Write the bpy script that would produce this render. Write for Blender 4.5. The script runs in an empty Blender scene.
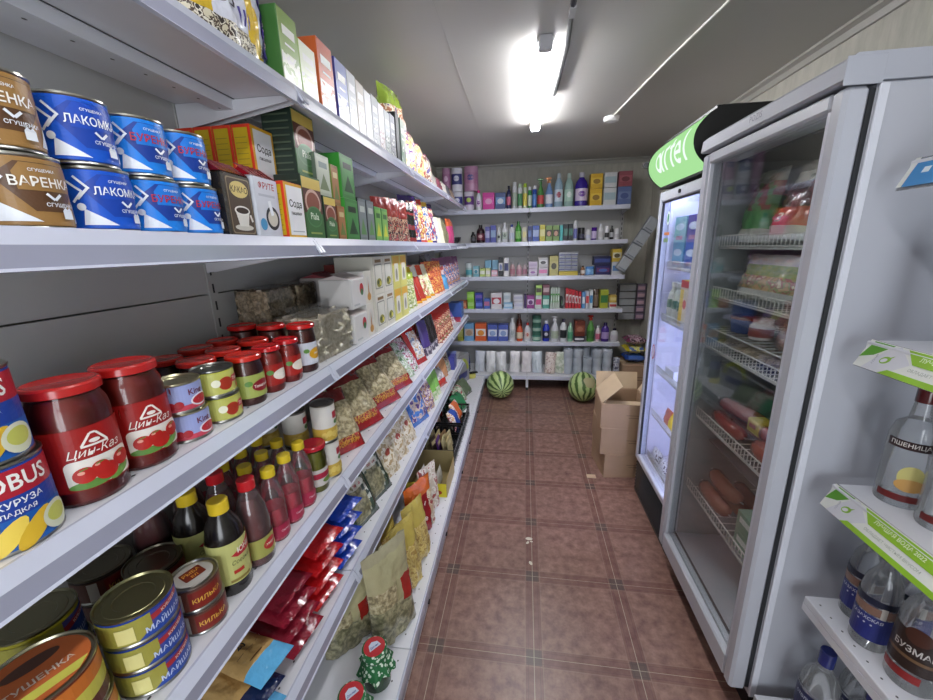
import bpy, bmesh, math, random
from mathutils import Vector, Matrix, noise
random.seed(7)
SC = bpy.context.scene
COL = SC.collection
PI = math.pi

# ------------------------------------------------------------------ materials
def lin(h):
    h = h.lstrip('#')
    c = [int(h[i:i+2], 16)/255 for i in (0, 2, 4)]
    return tuple(x/12.92 if x <= .04045 else ((x+.055)/1.055)**2.4 for x in c) + (1,)
MATS = {}
def nt(name):
    m = bpy.data.materials.new(name); m.use_nodes = True
    t = m.node_tree
    for n in list(t.nodes): t.nodes.remove(n)
    o = t.nodes.new('ShaderNodeOutputMaterial')
    return m, t, o
def N(t, k, **kw):
    n = t.nodes.new(k)
    for a, b in kw.items():
        if a in n.inputs: n.inputs[a].default_value = b
        else: setattr(n, a, b)
    return n
def L(t, a, ao, b, bi): t.links.new(a.outputs[ao], b.inputs[bi])
def mathn(t, op, a, b=None):
    n = t.nodes.new('ShaderNodeMath'); n.operation = op
    for i, x in enumerate((a, b)):
        if x is None: continue
        if isinstance(x, (int, float)): n.inputs[i].default_value = x
        else: t.links.new(x, n.inputs[i])
    return n.outputs[0]
def basic(name, col, rough=.4, metal=0, spec=.5, coat=0, var=.06, vs=30, bump=0, bs=60):
    m, t, o = nt(name)
    p = N(t, 'ShaderNodeBsdfPrincipled', Roughness=rough, Metallic=metal)
    p.inputs['Specular IOR Level'].default_value = spec
    p.inputs['Coat Weight'].default_value = coat
    p.inputs['Coat Roughness'].default_value = .12
    tc = N(t, 'ShaderNodeTexCoord'); n = N(t, 'ShaderNodeTexNoise', Scale=vs, Detail=3)
    L(t, tc, 'Object', n, 'Vector')
    mx = N(t, 'ShaderNodeMix', data_type='RGBA')
    mx.inputs['A'].default_value = tuple(c*(1-var) for c in col[:3])+(1,)
    mx.inputs['B'].default_value = tuple(min(1, c*(1+var)) for c in col[:3])+(1,)
    L(t, n, 'Fac', mx, 'Factor'); t.links.new(mx.outputs['Result'], p.inputs['Base Color'])
    if bump:
        b = N(t, 'ShaderNodeBump', Strength=bump, Distance=.01)
        n2 = N(t, 'ShaderNodeTexNoise', Scale=bs, Detail=2); L(t, tc, 'Object', n2, 'Vector')
        L(t, n2, 'Fac', b, 'Height'); L(t, b, 'Normal', p, 'Normal')
    L(t, p, 0, o, 0)
    return m
def busy(name, cols, scale, coat=.3, rough=.35, stretch=(1, 1, 1), bump=.25):
    m, t, o = nt(name)
    p = N(t, 'ShaderNodeBsdfPrincipled', Roughness=rough)
    p.inputs['Coat Weight'].default_value = coat
    tc = N(t, 'ShaderNodeTexCoord'); mp = N(t, 'ShaderNodeMapping')
    mp.inputs['Scale'].default_value = stretch
    L(t, tc, 'Object', mp, 0)
    n = N(t, 'ShaderNodeTexNoise', Scale=scale, Detail=3); L(t, mp, 0, n, 'Vector')
    r = N(t, 'ShaderNodeValToRGB'); e = r.color_ramp; e.interpolation = 'CONSTANT'
    k = len(cols)
    for i, c in enumerate(cols):
        pos = 0 if i == 0 else .33+.34*(i-.0)/k
        if i == 0: q = e.elements[0]; q.position = 0
        elif i == 1: q = e.elements[1]; q.position = pos
        else: q = e.elements.new(pos)
        lc = lin(c); g_ = .3*lc[0]+.6*lc[1]+.1*lc[2]; q.color = tuple(v*.84+g_*.16 for v in lc[:3])+(1,)
    L(t, n, 'Fac', r, 0); L(t, r, 0, p, 'Base Color')
    if bump:
        b = N(t, 'ShaderNodeBump', Strength=bump, Distance=.004); L(t, n, 'Fac', b, 'Height'); L(t, b, 'Normal', p, 'Normal')
    L(t, p, 0, o, 0)
    return m
def clear(name, tint, gl=.35, rough=.05, ior=1.45, haze=0):
    m, t, o = nt(name)
    tr = N(t, 'ShaderNodeBsdfTransparent', Color=tint); g = N(t, 'ShaderNodeBsdfGlossy', Roughness=rough)
    f = N(t, 'ShaderNodeFresnel', IOR=ior); mx = N(t, 'ShaderNodeMixShader')
    v = mathn(t, 'MULTIPLY', f.outputs[0], gl*2.5); v = mathn(t, 'MINIMUM', v, .9)
    t.links.new(v, mx.inputs[0]); L(t, tr, 0, mx, 1); L(t, g, 0, mx, 2)
    df = N(t, 'ShaderNodeBsdfDiffuse', Color=(.85, .88, .9, 1)); m2 = N(t, 'ShaderNodeMixShader'); m2.inputs[0].default_value = haze
    L(t, mx, 0, m2, 1); L(t, df, 0, m2, 2); L(t, m2, 0, o, 0)
    return m
def emit(name, col, s):
    m, t, o = nt(name); e = N(t, 'ShaderNodeEmission', Color=col, Strength=s); L(t, e, 0, o, 0); return m
def M(k):
    """'#rrggbb' card, with /f glossy film, /m metal, /r matte, /g tinted clear; or 'busy:c,c,c:scale'"""
    if k in MATS: return MATS[k]
    if k.startswith('#'):
        c, _, fl = k.partition('/')
        if fl == 'm': m = basic('metal_'+c[1:], lin(c), .28, 1)
        elif fl == 'f': m = basic('film_'+c[1:], lin(c), .25, 0, .6, .6, .12, 25, .5, 45)
        elif fl == 'r': m = basic('matte_'+c[1:], lin(c), .8, 0, .2)
        elif fl == 'g': m = clear('clear_'+c[1:], lin(c))
        elif fl == 'p': m = basic('plastic_'+c[1:], lin(c), .25, 0, .5, .3)
        else: m = basic('print_'+c[1:], lin(c), .38)
    elif k.startswith('busy:'):
        _, cs, s = k.split(':')
        st = (1, 1, 1)
        if s.endswith('v'): st = (1, 1, .35); s = s[:-1]
        s = float(s); s = s*1.8 if s < 31 else s
        m = busy('print_mixed', cs.split(','), s, stretch=st)
    else: raise KeyError(k)
    MATS[k] = m
    return m

def add_special():
    # floor linoleum: 0.4 m squares with double borders and darker corner blocks
    m, t, o = nt('linoleum'); p = N(t, 'ShaderNodeBsdfPrincipled', Roughness=.34)
    p.inputs['Specular IOR Level'].default_value = .5
    tc = N(t, 'ShaderNodeTexCoord'); mp = N(t, 'ShaderNodeMapping'); L(t, tc, 'Object', mp, 0)
    mp.inputs['Location'].default_value = (-.055, .0, 0); mp.inputs['Rotation'].default_value = (0, 0, .012)
    sx = N(t, 'ShaderNodeSeparateXYZ'); L(t, mp, 0, sx, 0)
    def dist(s, per, off):   # distance to nearest line
        a = mathn(t, 'ADD', s, off+per*100); a = mathn(t, 'MODULO', a, per); a = mathn(t, 'SUBTRACT', a, per/2)
        return mathn(t, 'ABSOLUTE', a)
    P = .39
    dx = dist(sx.outputs[0], P, P/2); dy = dist(sx.outputs[1], P, P/2-.01)
    def less(a, v): return mathn(t, 'LESS_THAN', a, v)
    def band(a, c, w): return less(mathn(t, 'ABSOLUTE', mathn(t, 'SUBTRACT', a, c)), w)
    n1 = N(t, 'ShaderNodeTexNoise', Scale=22, Detail=6, Roughness=.65); L(t, tc, 'Object', n1, 'Vector')
    n2 = N(t, 'ShaderNodeTexNoise', Scale=2.2, Detail=4); L(t, tc, 'Object', n2, 'Vector')
    r = N(t, 'ShaderNodeValToRGB'); e = r.color_ramp
    e.elements[0].position = .3; e.elements[0].color = lin('#6a4840'); e.elements[1].position = .72; e.elements[1].color = lin('#a98577')
    L(t, n1, 0, r, 0)
    def mix(fac, a, b, amt=1.0):
        x = N(t, 'ShaderNodeMix', data_type='RGBA')
        f = mathn(t, 'MULTIPLY', fac, amt); t.links.new(f, x.inputs[0]); t.links.new(a, x.inputs['A'])
        if isinstance(b, tuple): x.inputs['B'].default_value = b
        else: t.links.new(b, x.inputs['B'])
        return x.outputs['Result']
    c = r.outputs[0]
    brd = mathn(t, 'MAXIMUM', less(dx, .034), less(dy, .034))
    c = mix(brd, c, lin('#6a3f36'), .5)
    cor = mathn(t, 'MULTIPLY', less(dx, .030), less(dy, .030))
    c = mix(cor, c, lin('#4a4640'), .65)
    ln = mathn(t, 'MAXIMUM', band(dx, .034, .0016), band(dy, .034, .0016))
    c = mix(ln, c, lin('#9d8375'), .55)
    ln = mathn(t, 'MAXIMUM', band(dx, .022, .001), band(dy, .022, .001))
    c = mix(ln, c, lin('#3c2622'), .4)
    c = mix(mathn(t, 'MAXIMUM', less(dx, .0012), less(mathn(t, 'ADD', dy, 0), .0009)), c, lin('#cbbfa8'), .75)
    c = mix(n2.outputs[0], c, lin('#3b2925'), .3)
    t.links.new(c, p.inputs['Base Color'])
    rr = mathn(t, 'ADD', mathn(t, 'MULTIPLY', n2.outputs[0], .3), .22); t.links.new(rr, p.inputs['Roughness'])
    L(t, p, 0, o, 0); MATS['floor'] = m
    # wallpaper
    m, t, o = nt('wallpaper'); p = N(t, 'ShaderNodeBsdfPrincipled', Roughness=.75)
    tc = N(t, 'ShaderNodeTexCoord'); mp = N(t, 'ShaderNodeMapping'); L(t, tc, 'Object', mp, 0)
    mp.inputs['Scale'].default_value = (1, 1, .22)
    n = N(t, 'ShaderNodeTexNoise', Scale=26, Detail=6, Roughness=.7); L(t, mp, 0, n, 'Vector')
    r = N(t, 'ShaderNodeValToRGB'); e = r.color_ramp
    e.elements[0].position = .32; e.elements[0].color = lin('#a5a398'); e.elements[1].position = .66; e.elements[1].color = lin('#b7b5aa')
    L(t, n, 0, r, 0); L(t, r, 0, p, 'Base Color'); L(t, p, 0, o, 0); MATS['wall'] = m
    MATS['ceiling'] = basic('ceiling_panel', lin('#b2b0ab'), .45, 0, .4, 0, .03, 3, .04, 9)
    MATS['white_steel'] = basic('white_powder_coat', lin('#dcdde3'), .32, 0, .5, .1, .02)
    MATS['panel'] = basic('grey_back_panel', lin('#b9b9b8'), .45, 0, .4, 0, .03, 6)
    MATS['strip_hi'] = basic('price_rail_white', lin('#c9cddd'), .2, 0, .6, .4, .03)
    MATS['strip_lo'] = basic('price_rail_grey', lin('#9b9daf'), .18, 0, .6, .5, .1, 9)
    MATS['fridge'] = basic('fridge_enamel', lin('#b2b5be'), .3, 0, .5, .25, .02, 4, .03, 7)
    MATS['fridge_top'] = basic('fridge_top_enamel', lin('#a9acb5'), .6, 0, .25, 0, .02)
    MATS['fridge_in'] = basic('fridge_liner', lin('#868e90'), .4, 0, .4)
    MATS['pane'] = clear('door_pane', (.95, .96, .96, 1), .14, .03)
    MATS['pane2'] = clear('door_pane_lit', (.97, .98, .99, 1), .12, .03)
    MATS['film'] = clear('clear_film', (.95, .95, .95, 1), .7, .14, haze=.03)
    MATS['glass'] = clear('bottle_glass', (.96, .97, .97, 1), .6, .03, haze=.10)
    MATS['pet'] = clear('bottle_plastic', (.98, .98, .98, 1), .7, .06, haze=.045)
    MATS['jar_glass'] = clear('jar_glass', (.99, .98, .97, 1), .5, .04)
    MATS['tube'] = emit('tube_glow', (.97, .97, 1, 1), 40)
    MATS['tube_b'] = emit('tube_glow_near', (.97, .97, 1, 1), 16)
    MATS['led'] = emit('cabinet_light', (.62, .66, 1, 1), 30)
    MATS['led_w'] = emit('fridge_lamp', (.9, .95, 1, 1), 6)
    MATS['sign'] = emit('sign_green', lin('#aee8a0'), .42)
    MATS['sign_w'] = emit('sign_white', lin('#e9f6ee'), .5)
    MATS['card'] = basic('cardboard', lin('#b0947a'), .8, 0, .2, 0, .08, 14)
    MATS['card_in'] = basic('cardboard_light', lin('#c6b094'), .8, 0, .2, 0, .08, 14)
    MATS['noodle'] = busy('dry_noodles', ['#827450', '#9c8d62', '#b3a478', '#c8bb92'], 75, .5, .4)
    MATS['noodle_br'] = busy('brown_noodles', ['#7d6c54', '#988568', '#b09c7e'], 110, .3, .5)
    MATS['noodle_pale'] = busy('pale_noodles', ['#cfc5a4', '#e2d9be', '#efe8d4'], 80, .3, .5)
    MATS['herbs'] = busy('herb_mix', ['#6a6848', '#807c58', '#96906a', '#aaa47c'], 60, .6, .3)
    MATS['corn'] = busy('corn', ['#a87a10', '#e2b530', '#f4d458'], 120, .3, .4)
    # watermelon: wavy stripes around its axis
    m, t, o = nt('melon_rind'); p = N(t, 'ShaderNodeBsdfPrincipled', Roughness=.35)
    tc = N(t, 'ShaderNodeTexCoord'); sx = N(t, 'ShaderNodeSeparateXYZ'); L(t, tc, 'Object', sx, 0)
    a = mathn(t, 'ARCTAN2', sx.outputs[1], sx.outputs[0])
    n = N(t, 'ShaderNodeTexNoise', Scale=16, Detail=4); L(t, tc, 'Object', n, 'Vector')
    s = mathn(t, 'SINE', mathn(t, 'ADD', mathn(t, 'MULTIPLY', a, 12), mathn(t, 'MULTIPLY', n.outputs[0], 5)))
    r = N(t, 'ShaderNodeValToRGB'); e = r.color_ramp
    e.elements[0].position = .22; e.elements[0].color = lin('#48682f'); e.elements[1].position = .55; e.elements[1].color = lin('#bcd28e')
    t.links.new(mathn(t, 'ADD', mathn(t, 'MULTIPLY', s, .5), .5), r.inputs[0]); L(t, r, 0, p, 'Base Color'); L(t, p, 0, o, 0)
    MATS['melon'] = m
    # carton louvre etc.
    m, t, o = nt('gingham'); p = N(t, 'ShaderNodeBsdfPrincipled', Roughness=.7)
    tc = N(t, 'ShaderNodeTexCoord'); ck = N(t, 'ShaderNodeTexVoronoi', Scale=75); L(t, tc, 'Object', ck, 'Vector')
    r = N(t, 'ShaderNodeValToRGB'); e = r.color_ramp; e.interpolation = 'CONSTANT'
    e.elements[0].color = lin('#d8e6d6'); e.elements[1].position = .36; e.elements[1].color = lin('#1f6a3a')
    L(t, ck, 'Distance', r, 0); L(t, r, 0, p, 'Base Color'); L(t, p, 0, o, 0); MATS['gingham'] = m
add_special()

# ------------------------------------------------------------------ 2-D shapes and lettering
_T = {}
def text_tris(s, bold=True):
    key = (s, bold)
    if key in _T: return _T[key]
    cu = bpy.data.curves.new('t', 'FONT'); cu.body = s; cu.size = 1; cu.resolution_u = 2
    cu.align_x = 'CENTER'; cu.align_y = 'CENTER'
    if bold: cu.offset = .016
    ob = bpy.data.objects.new('t', cu); COL.objects.link(ob)
    dg = bpy.context.evaluated_depsgraph_get(); dg.update()
    me = ob.evaluated_get(dg).to_mesh(); me.calc_loop_triangles()
    tr = [[(me.vertices[i].co.x, me.vertices[i].co.y) for i in lt.vertices] for lt in me.loop_triangles]
    ob.evaluated_get(dg).to_mesh_clear(); bpy.data.objects.remove(ob); bpy.data.curves.remove(cu)
    xs = [p[0] for q in tr for p in q] or [0]; ys = [p[1] for q in tr for p in q] or [0]
    cy = (min(ys)+max(ys))/2; cx = (min(xs)+max(xs))/2
    tr = [[(p[0]-cx, p[1]-cy) for p in q] for q in tr]
    _T[key] = (tr, max(xs)-min(xs), max(ys)-min(ys))
    return _T[key]
def fan(pts):
    n = len(pts); cx = sum(p[0] for p in pts)/n; cy = sum(p[1] for p in pts)/n
    return [[(cx, cy), pts[i], pts[(i+1) % n]] for i in range(n)]
def rect(a, b, c, d): return [[(a, b), (c, b), (c, d)], [(a, b), (c, d), (a, d)]]
def ell(cx, cy, rx, ry, n=20, rot=0):
    return fan([(cx+rx*math.cos(2*PI*i/n+.01)*math.cos(rot)-ry*math.sin(2*PI*i/n+.01)*math.sin(rot),
                 cy+rx*math.cos(2*PI*i/n+.01)*math.sin(rot)+ry*math.sin(2*PI*i/n+.01)*math.cos(rot)) for i in range(n)])
def rrect(a, b, c, d, r):
    pts = []
    for (x, y, s) in ((c-r, d-r, 0), (a+r, d-r, 1), (a+r, b+r, 2), (c-r, b+r, 3)):
        for i in range(5):
            t = (s+i/4)*PI/2; pts.append((x+r*math.cos(t), y+r*math.sin(t)))
    return fan(pts)
def poly(*p): return fan(list(p))
def bar2(x0, y0, x1, y1, w):
    dx, dy = x1-x0, y1-y0; l = math.hypot(dx, dy) or 1; nx, ny = -dy/l*w/2, dx/l*w/2
    a, b, c, d = (x0+nx, y0+ny), (x0-nx, y0-ny), (x1-nx, y1-ny), (x1+nx, y1+ny)
    return [[a, b, c], [a, c, d]]
def sub(tris, me):
    out = []; st = list(tris)
    while st:
        t = st.pop()
        e = [math.dist(t[i], t[(i+1) % 3]) for i in range(3)]; k = e.index(max(e))
        if e[k] <= me or len(out) > 6000: out.append(t); continue
        a, b, c = t[k], t[(k+1) % 3], t[(k+2) % 3]; m = ((a[0]+b[0])/2, (a[1]+b[1])/2)
        st.append([a, m, c]); st.append([m, b, c])
    return out
def flat(o, u, v):
    o = Vector(o); u = Vector(u).normalized(); v = Vector(v).normalized(); n = u.cross(v)
    return lambda a, b, l: o+u*a+v*b+n*l
def cyl(r, z0=0, a0=0, r2=None, h=1):
    def f(a, b, l):
        R = (r if r2 is None else r+(r2-r)*b/h)+l; t = a0+a/r
        return Vector((R*math.cos(t), R*math.sin(t), z0+b))
    return f

class MB:
    def __init__(s): s.v = []; s.f = []; s.m = []; s.names = []; s.lay = 0
    def mi(s, k):
        if k not in s.names: s.names.append(k)
        return s.names.index(k)
    def face(s, pts, k):
        b = len(s.v); s.v += [tuple(p) for p in pts]; s.f.append(tuple(range(b, b+len(pts)))); s.m.append(s.mi(k))
    def box(s, x0, x1, y0, y1, z0, z1, k, b=0, front=None):
        """axis box; b chamfers every vertical and horizontal edge; front = material of +X face"""
        bm = bmesh.new(); bmesh.ops.create_cube(bm, size=1)
        for v in bm.verts:
            v.co = Vector((x0 if v.co.x < 0 else x1, y0 if v.co.y < 0 else y1, z0 if v.co.z < 0 else z1))
        if b: bmesh.ops.bevel(bm, geom=list(bm.edges), offset=b, segments=1, affect='EDGES')
        s.bm(bm, k, front)
        return s
    def bm(s, bm, k, front=None):
        bm.normal_update(); base = len(s.v); bm.verts.index_update()
        s.v += [tuple(v.co) for v in bm.verts]
        for f in bm.faces:
            s.f.append(tuple(base+v.index for v in f.verts))
            s.m.append(s.mi(front if front and f.normal.x > .9 else k))
        bm.free()
    def obox(s, c, u, v, w, hu, hv, hw, k):
        """box with centre c, unit axes u v w and half sizes"""
        c, u, v, w = map(Vector, (c, u, v, w)); b = len(s.v)
        for i in (-1, 1):
            for j in (-1, 1):
                for q in (-1, 1): s.v.append(tuple(c+u*hu*i+v*hv*j+w*hw*q))
        for f in ((0, 1, 3, 2), (4, 6, 7, 5), (0, 4, 5, 1), (2, 3, 7, 6), (0, 2, 6, 4), (1, 5, 7, 3)):
            s.f.append(tuple(b+i for i in f)); s.m.append(s.mi(k))
        return s
    def bar(s, a, b, w, k, n=6):
        a, b = Vector(a), Vector(b); d = (b-a).normalized()
        u = d.orthogonal().normalized(); v = d.cross(u); base = len(s.v)
        for p in (a, b):
            for i in range(n):
                t = 2*PI*i/n; s.v.append(tuple(p+u*w*math.cos(t)+v*w*math.sin(t)))
        for i in range(n):
            j = (i+1) % n; s.f.append((base+i, base+j, base+n+j, base+n+i)); s.m.append(s.mi(k))
        s.f.append(tuple(base+i for i in range(n))[::-1]); s.m.append(s.mi(k))
        s.f.append(tuple(base+n+i for i in range(n))); s.m.append(s.mi(k))
        return s
    def lathe(s, prof, k, n=28, c=(0, 0, 0), sy=1):
        """prof: (r, z[, mat of the band above])"""
        base = len(s.v); cx, cy, cz = c
        for p in prof:
            for i in range(n):
                t = 2*PI*i/n; s.v.append((cx+p[0]*math.cos(t), cy+p[0]*math.sin(t)*sy, cz+p[1]))
        for j in range(len(prof)-1):
            mk = prof[j][2] if len(prof[j]) > 2 else k
            for i in range(n):
                q = (i+1) % n
                s.f.append((base+j*n+i, base+j*n+q, base+(j+1)*n+q, base+(j+1)*n+i)); s.m.append(s.mi(mk))
        if prof[0][0] > .0005: s.f.append(tuple(base+i for i in range(n))[::-1]); s.m.append(s.mi(prof[0][2] if len(prof[0]) > 2 else k))
        if prof[-1][0] > .0005: s.f.append(tuple(base+(len(prof)-1)*n+i for i in range(n))); s.m.append(s.mi(prof[-2][2] if len(prof[-2]) > 2 else k))
        return s
    def decal(s, tris, k, f, lift=None, me=9):
        s.lay += 1; l = .0003+.00022*s.lay if lift is None else lift; mi = s.mi(k)
        for t in sub(tris, me):
            (ax, ay), (bx, by), (cx, cy) = t
            if (bx-ax)*(cy-ay)-(by-ay)*(cx-ax) < 0: t = t[::-1]
            b = len(s.v); s.v += [tuple(f(p[0], p[1], l)) for p in t]; s.f.append((b, b+1, b+2)); s.m.append(mi)
        return s
    def text(s, st, cx, cy, size, k, f, lift=None, me=9, rot=0, wmax=None, bold=True, shear=0):
        tr, w, h = text_tris(st, bold); sc = size/max(h, .01); sw = sc
        if wmax and w*sc > wmax: sw = wmax/w
        c, sn = math.cos(rot), math.sin(rot); out = []
        for t in tr:
            q = []
            for (x, y) in t:
                x, y = x*sw+shear*y*sc, y*sc; q.append((cx+x*c-y*sn, cy+x*sn+y*c))
            out.append(q)
        return s.decal(out, k, f, lift, me)
    def tf(s, mat, i0=0):
        for i in range(i0, len(s.v)): s.v[i] = tuple(mat @ Vector(s.v[i]))
        return s
    def build(s, name, parent=None, smooth=35, label=None, loc=None):
        me = bpy.data.meshes.new(name); me.from_pydata(s.v, [], s.f)
        for k in s.names: me.materials.append(M(k))
        me.polygons.foreach_set('material_index', s.m)
        if smooth:
            me.polygons.foreach_set('use_smooth', [True]*len(me.polygons))
            me.set_sharp_from_angle(angle=math.radians(smooth))
        me.update(); o = bpy.data.objects.new(name, me); COL.objects.link(o)
        if parent: o.parent = parent
        if label: o['label'] = label
        if loc: o.location = loc
        return o

# ------------------------------------------------------------------ things
ITEMS = []      # (object, description, place)
class Proto:
    def __init__(s, name, cat, h=.1):
        s.root = bpy.data.objects.new(name, None); s.root.empty_display_size = .02
        COL.objects.link(s.root); s.cat = cat; s.used = False; s.h = h
        s.root['category'] = cat
    def part(s, mb, name, parent=None, **kw): return mb.build(name, parent or s.root, **kw)
    def put(s, x, y, z, desc, where, rz=0, tilt=0, roll=0, sc=None, group=None, label=None):
        if not s.used: r = s.root; s.used = True
        else:
            r = s.root.copy(); COL.objects.link(r)
            for ch in s.root.children:
                c = ch.copy(); COL.objects.link(c); c.parent = r
                for g in ch.children:
                    d = g.copy(); COL.objects.link(d); d.parent = c
        r.location = (x, y, z); r.rotation_euler = (roll, tilt, rz)
        if sc: r.scale = sc if isinstance(sc, tuple) else (sc,)*3
        if tilt or roll:
            Rm = r.rotation_euler.to_matrix(); mn = 0
            for ch in r.children:
                if ch.type == 'MESH': mn = min(mn, min((Rm @ v.co).z for v in ch.data.vertices))
            if tilt > -1.2: r.location.z -= mn
        r['category'] = s.cat
        ITEMS.append((r, desc, where, group, label))
        return r
def single(mb, name, cat, label, group=None, **kw):
    o = mb.build(name, **kw); o['label'] = label; o['category'] = cat
    if group: o['group'] = group
    return o
def struct(mb, name, **kw):
    o = mb.build(name, **kw); o['kind'] = 'structure'; return o
def ordn(i): return ['first', 'second', 'third', 'fourth', 'fifth', 'sixth', 'seventh', 'eighth', 'ninth', 'tenth', 'eleventh', 'twelfth', 'thirteenth', 'fourteenth'][i]
def finish_labels():
    groups = {}
    for it in ITEMS: groups.setdefault((it[1], it[2]), []).append(it)
    for (d, w), its in groups.items():
        base = f'{d} {w}'.strip()
        if len(its) == 1:
            o = its[0][0]; o['label'] = its[0][4] or base
            if its[0][3]: o['group'] = its[0][3]
            continue
        side = w.startswith(('on the left', 'on left'))
        def lat(o):
            l = o.location
            return l.y if side else (-l.y if ('fridge' in w or 'rack' in w) else l.x)
        def dep(o):
            l = o.location
            return -l.x if side else (l.x if ('fridge' in w or 'rack' in w) else l.y)
        def lev(vals, tol):
            u = []
            for v in sorted(vals):
                if not u or v-u[-1] > tol: u.append(v)
            return u
        objs = [i[0] for i in its]
        zl = lev([o.location.z for o in objs], .03); dl = lev([dep(o) for o in objs], .035)
        def li(u, v): return max(i for i, q in enumerate(u) if v >= q-1e-6)
        cells = {}
        for it in its:
            o = it[0]; k = (li(zl, o.location.z), li(dl, dep(o))); cells.setdefault(k, []).append(it)
        nz, nd = len(zl), len(dl)
        for (a, b), c in cells.items():
            c.sort(key=lambda i: lat(i[0]))
            for q, it in enumerate(c):
                bits = []
                if len(c) > 1: bits.append(f'{ordn(q)} from left')
                ud = ''
                if nz > 1: ud = ('lower' if a == 0 else 'upper') if nz == 2 else ['bottom', 'middle', 'top', 'topmost'][min(a, 3)]
                if nd > 1: ud = (ud+' '+('front' if b == 0 else ('rear' if b == nd-1 else f'{ordn(b)}-row'))).strip()
                if ud: bits.append(ud)
                it[0]['label'] = it[4] or f'{base}, {", ".join(bits)}'
                it[0]['group'] = it[3] or f'{d} items {w}'
# ------------------------------------------------------------------ the room
XL, XR, YB, YF, ZC = -.935, 1.375, 4.63, -1.7, 2.41
struct(MB().box(XL-.1, XR+.1, YF-.1, YB+.1, -.08, 0, 'floor'), 'floor', smooth=0)
struct(MB().box(XL-.1, XR+.1, YF-.1, YB+.1, ZC, ZC+.08, 'ceiling'), 'ceiling', smooth=0)
struct(MB().box(XL-.1, XL, YF-.1, YB+.1, 0, ZC, 'wall'), 'wall_left', smooth=0)
struct(MB().box(XR, XR+.1, YF-.1, YB+.1, 0, ZC, 'wall'), 'wall_right', smooth=0)
struct(MB().box(XL, XR, YB, YB+.1, 0, ZC, 'wall'), 'wall_back', smooth=0)
m = MB(); m.box(XL, -.1, YF-.1, YF, 0, ZC, 'wall'); m.box(1.2, XR, YF-.1, YF, 0, ZC, 'wall'); m.box(-.1, 1.2, YF-.1, YF, 2.1, ZC, 'wall'); m.box(-.1, 1.2, YF-.1, YF, 0, .5, 'wall'); struct(m, 'wall_front', smooth=0)
m = MB(); m.box(-.1, -.05, YF-.08, YF-.03, .5, 2.1, '#d8d8dc'); m.box(1.15, 1.2, YF-.08, YF-.03, .5, 2.1, '#d8d8dc'); m.box(-.0499, 1.1499, YF-.08, YF-.03, .5, .55, '#d8d8dc'); m.box(-.0499, 1.1499, YF-.08, YF-.03, 2.05, 2.1, '#d8d8dc'); m.box(.53, .57, YF-.08, YF-.03, .5501, 2.0499, '#d8d8dc'); m.box(-.0499, .5299, YF-.06, YF-.055, .5501, 2.0499, 'pane2'); m.box(.5701, 1.1499, YF-.06, YF-.055, .5501, 2.0499, 'pane2'); struct(m, 'added_window_1', smooth=0)  # unseen window, added as an opening for the fill light
ld = bpy.data.lights.new('fill_light', 'AREA'); ld.shape = 'RECTANGLE'; ld.size = 1.2; ld.size_y = 1.5; ld.energy = 22; ld.color = (.93, .96, 1); lo = bpy.data.objects.new('fill_light', ld); COL.objects.link(lo); lo.location = (.55, YF-.16, 1.3); lo.rotation_euler = (PI/2, 0, 0)  # area light added outside the front wall to fill the dark shelves
m = MB(); pr_ = [(0, 0), (0, -.045), (-.012, -.045), (-.02, -.02), (-.045, -.012), (-.045, 0)]
def extr(m, prof, f, a, b, k):
    n = len(prof)
    for i in range(n):
        p, q = prof[i], prof[(i+1) % n]
        m.face([f(p, a), f(q, a), f(q, b), f(p, b)], k)
    m.face([f(p, a) for p in prof], k); m.face([f(p, b) for p in prof[::-1]], k)
extr(m, pr_, lambda p, t: (XR+p[0], t, ZC+p[1]), YF, YB, '#a3a19a')
struct(m, 'trim_1', smooth=0)
m = MB(); extr(m, pr_, lambda p, t: (t, YB+p[0], ZC+p[1]), XL, XR-.05, '#a3a19a'); struct(m, 'trim_2', smooth=0)
m = MB().box(-.321, -.318, YF, YB-.05, ZC-.0012, ZC, '#a9a7a2'); struct(m, 'trim_3', smooth=0)
m = MB(); pts = [(.628, 3.14), (.665, 2.7), (.70, 2.3), (.752, 1.838), (.80, 1.2), (.84, .2)]
for a, b in zip(pts, pts[1:]): m.bar((a[0], a[1], ZC-.006), (b[0], b[1], ZC-.006), .006, '#cfcdc6')
single(m, 'cable_conduit', 'cable', 'thin white cable running along the ceiling to the smoke detector')
m = MB(); pts = [(.188, 2.62), (.193, 2.40), (.196, 2.05), (.183, 1.80)]
for a, b in zip(pts, pts[1:]): m.bar((a[0], a[1], ZC-.012), (b[0], b[1], ZC-.012), .011, '#141414')
m.bar((.183, 1.74, ZC-.012), (.17, .9, ZC-.012), .011, '#141414'); m.box(.172, .196, 1.735, 1.805, ZC-.024, ZC, '#b9b9b9')
m.bar((.188, 2.62, ZC-.012), (.12, 2.66, ZC-.03), .006, '#141414')
single(m, 'power_cable', 'cable', 'black power cable along the ceiling to the tube light')
d = Proto('smoke_detector', 'smoke detector')
d.part(MB().lathe([(.056, 0), (.056, -.012), (.048, -.03), (.02, -.036), (.001, -.037)], '#c9c9c6/p'), 'housing')
m = MB(); m.lathe([(.0085, -.0375), (.0085, -.034)], '#8f8f8f', 10); d.part(m, 'sensor')
d.put(.628, 3.18, ZC, 'round white smoke detector', 'on the ceiling right of the tube light')
d = Proto('security_camera', 'camera')
m = MB().box(-.03, .03, -.0, .02, -.03, .03, '#cfcfcc/p'); d.part(m, 'mount')
m = MB(); m.bar((0, 0, 0), (-.02, -.10, -.015), .03, '#c9c9c6/p', 16); d.part(m, 'housing')
m = MB(); m.bar((-.0205, -.101, -.0152), (-.0212, -.105, -.0156), .026, '#0a0a0a/p', 16); d.part(m, 'lens')
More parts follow.
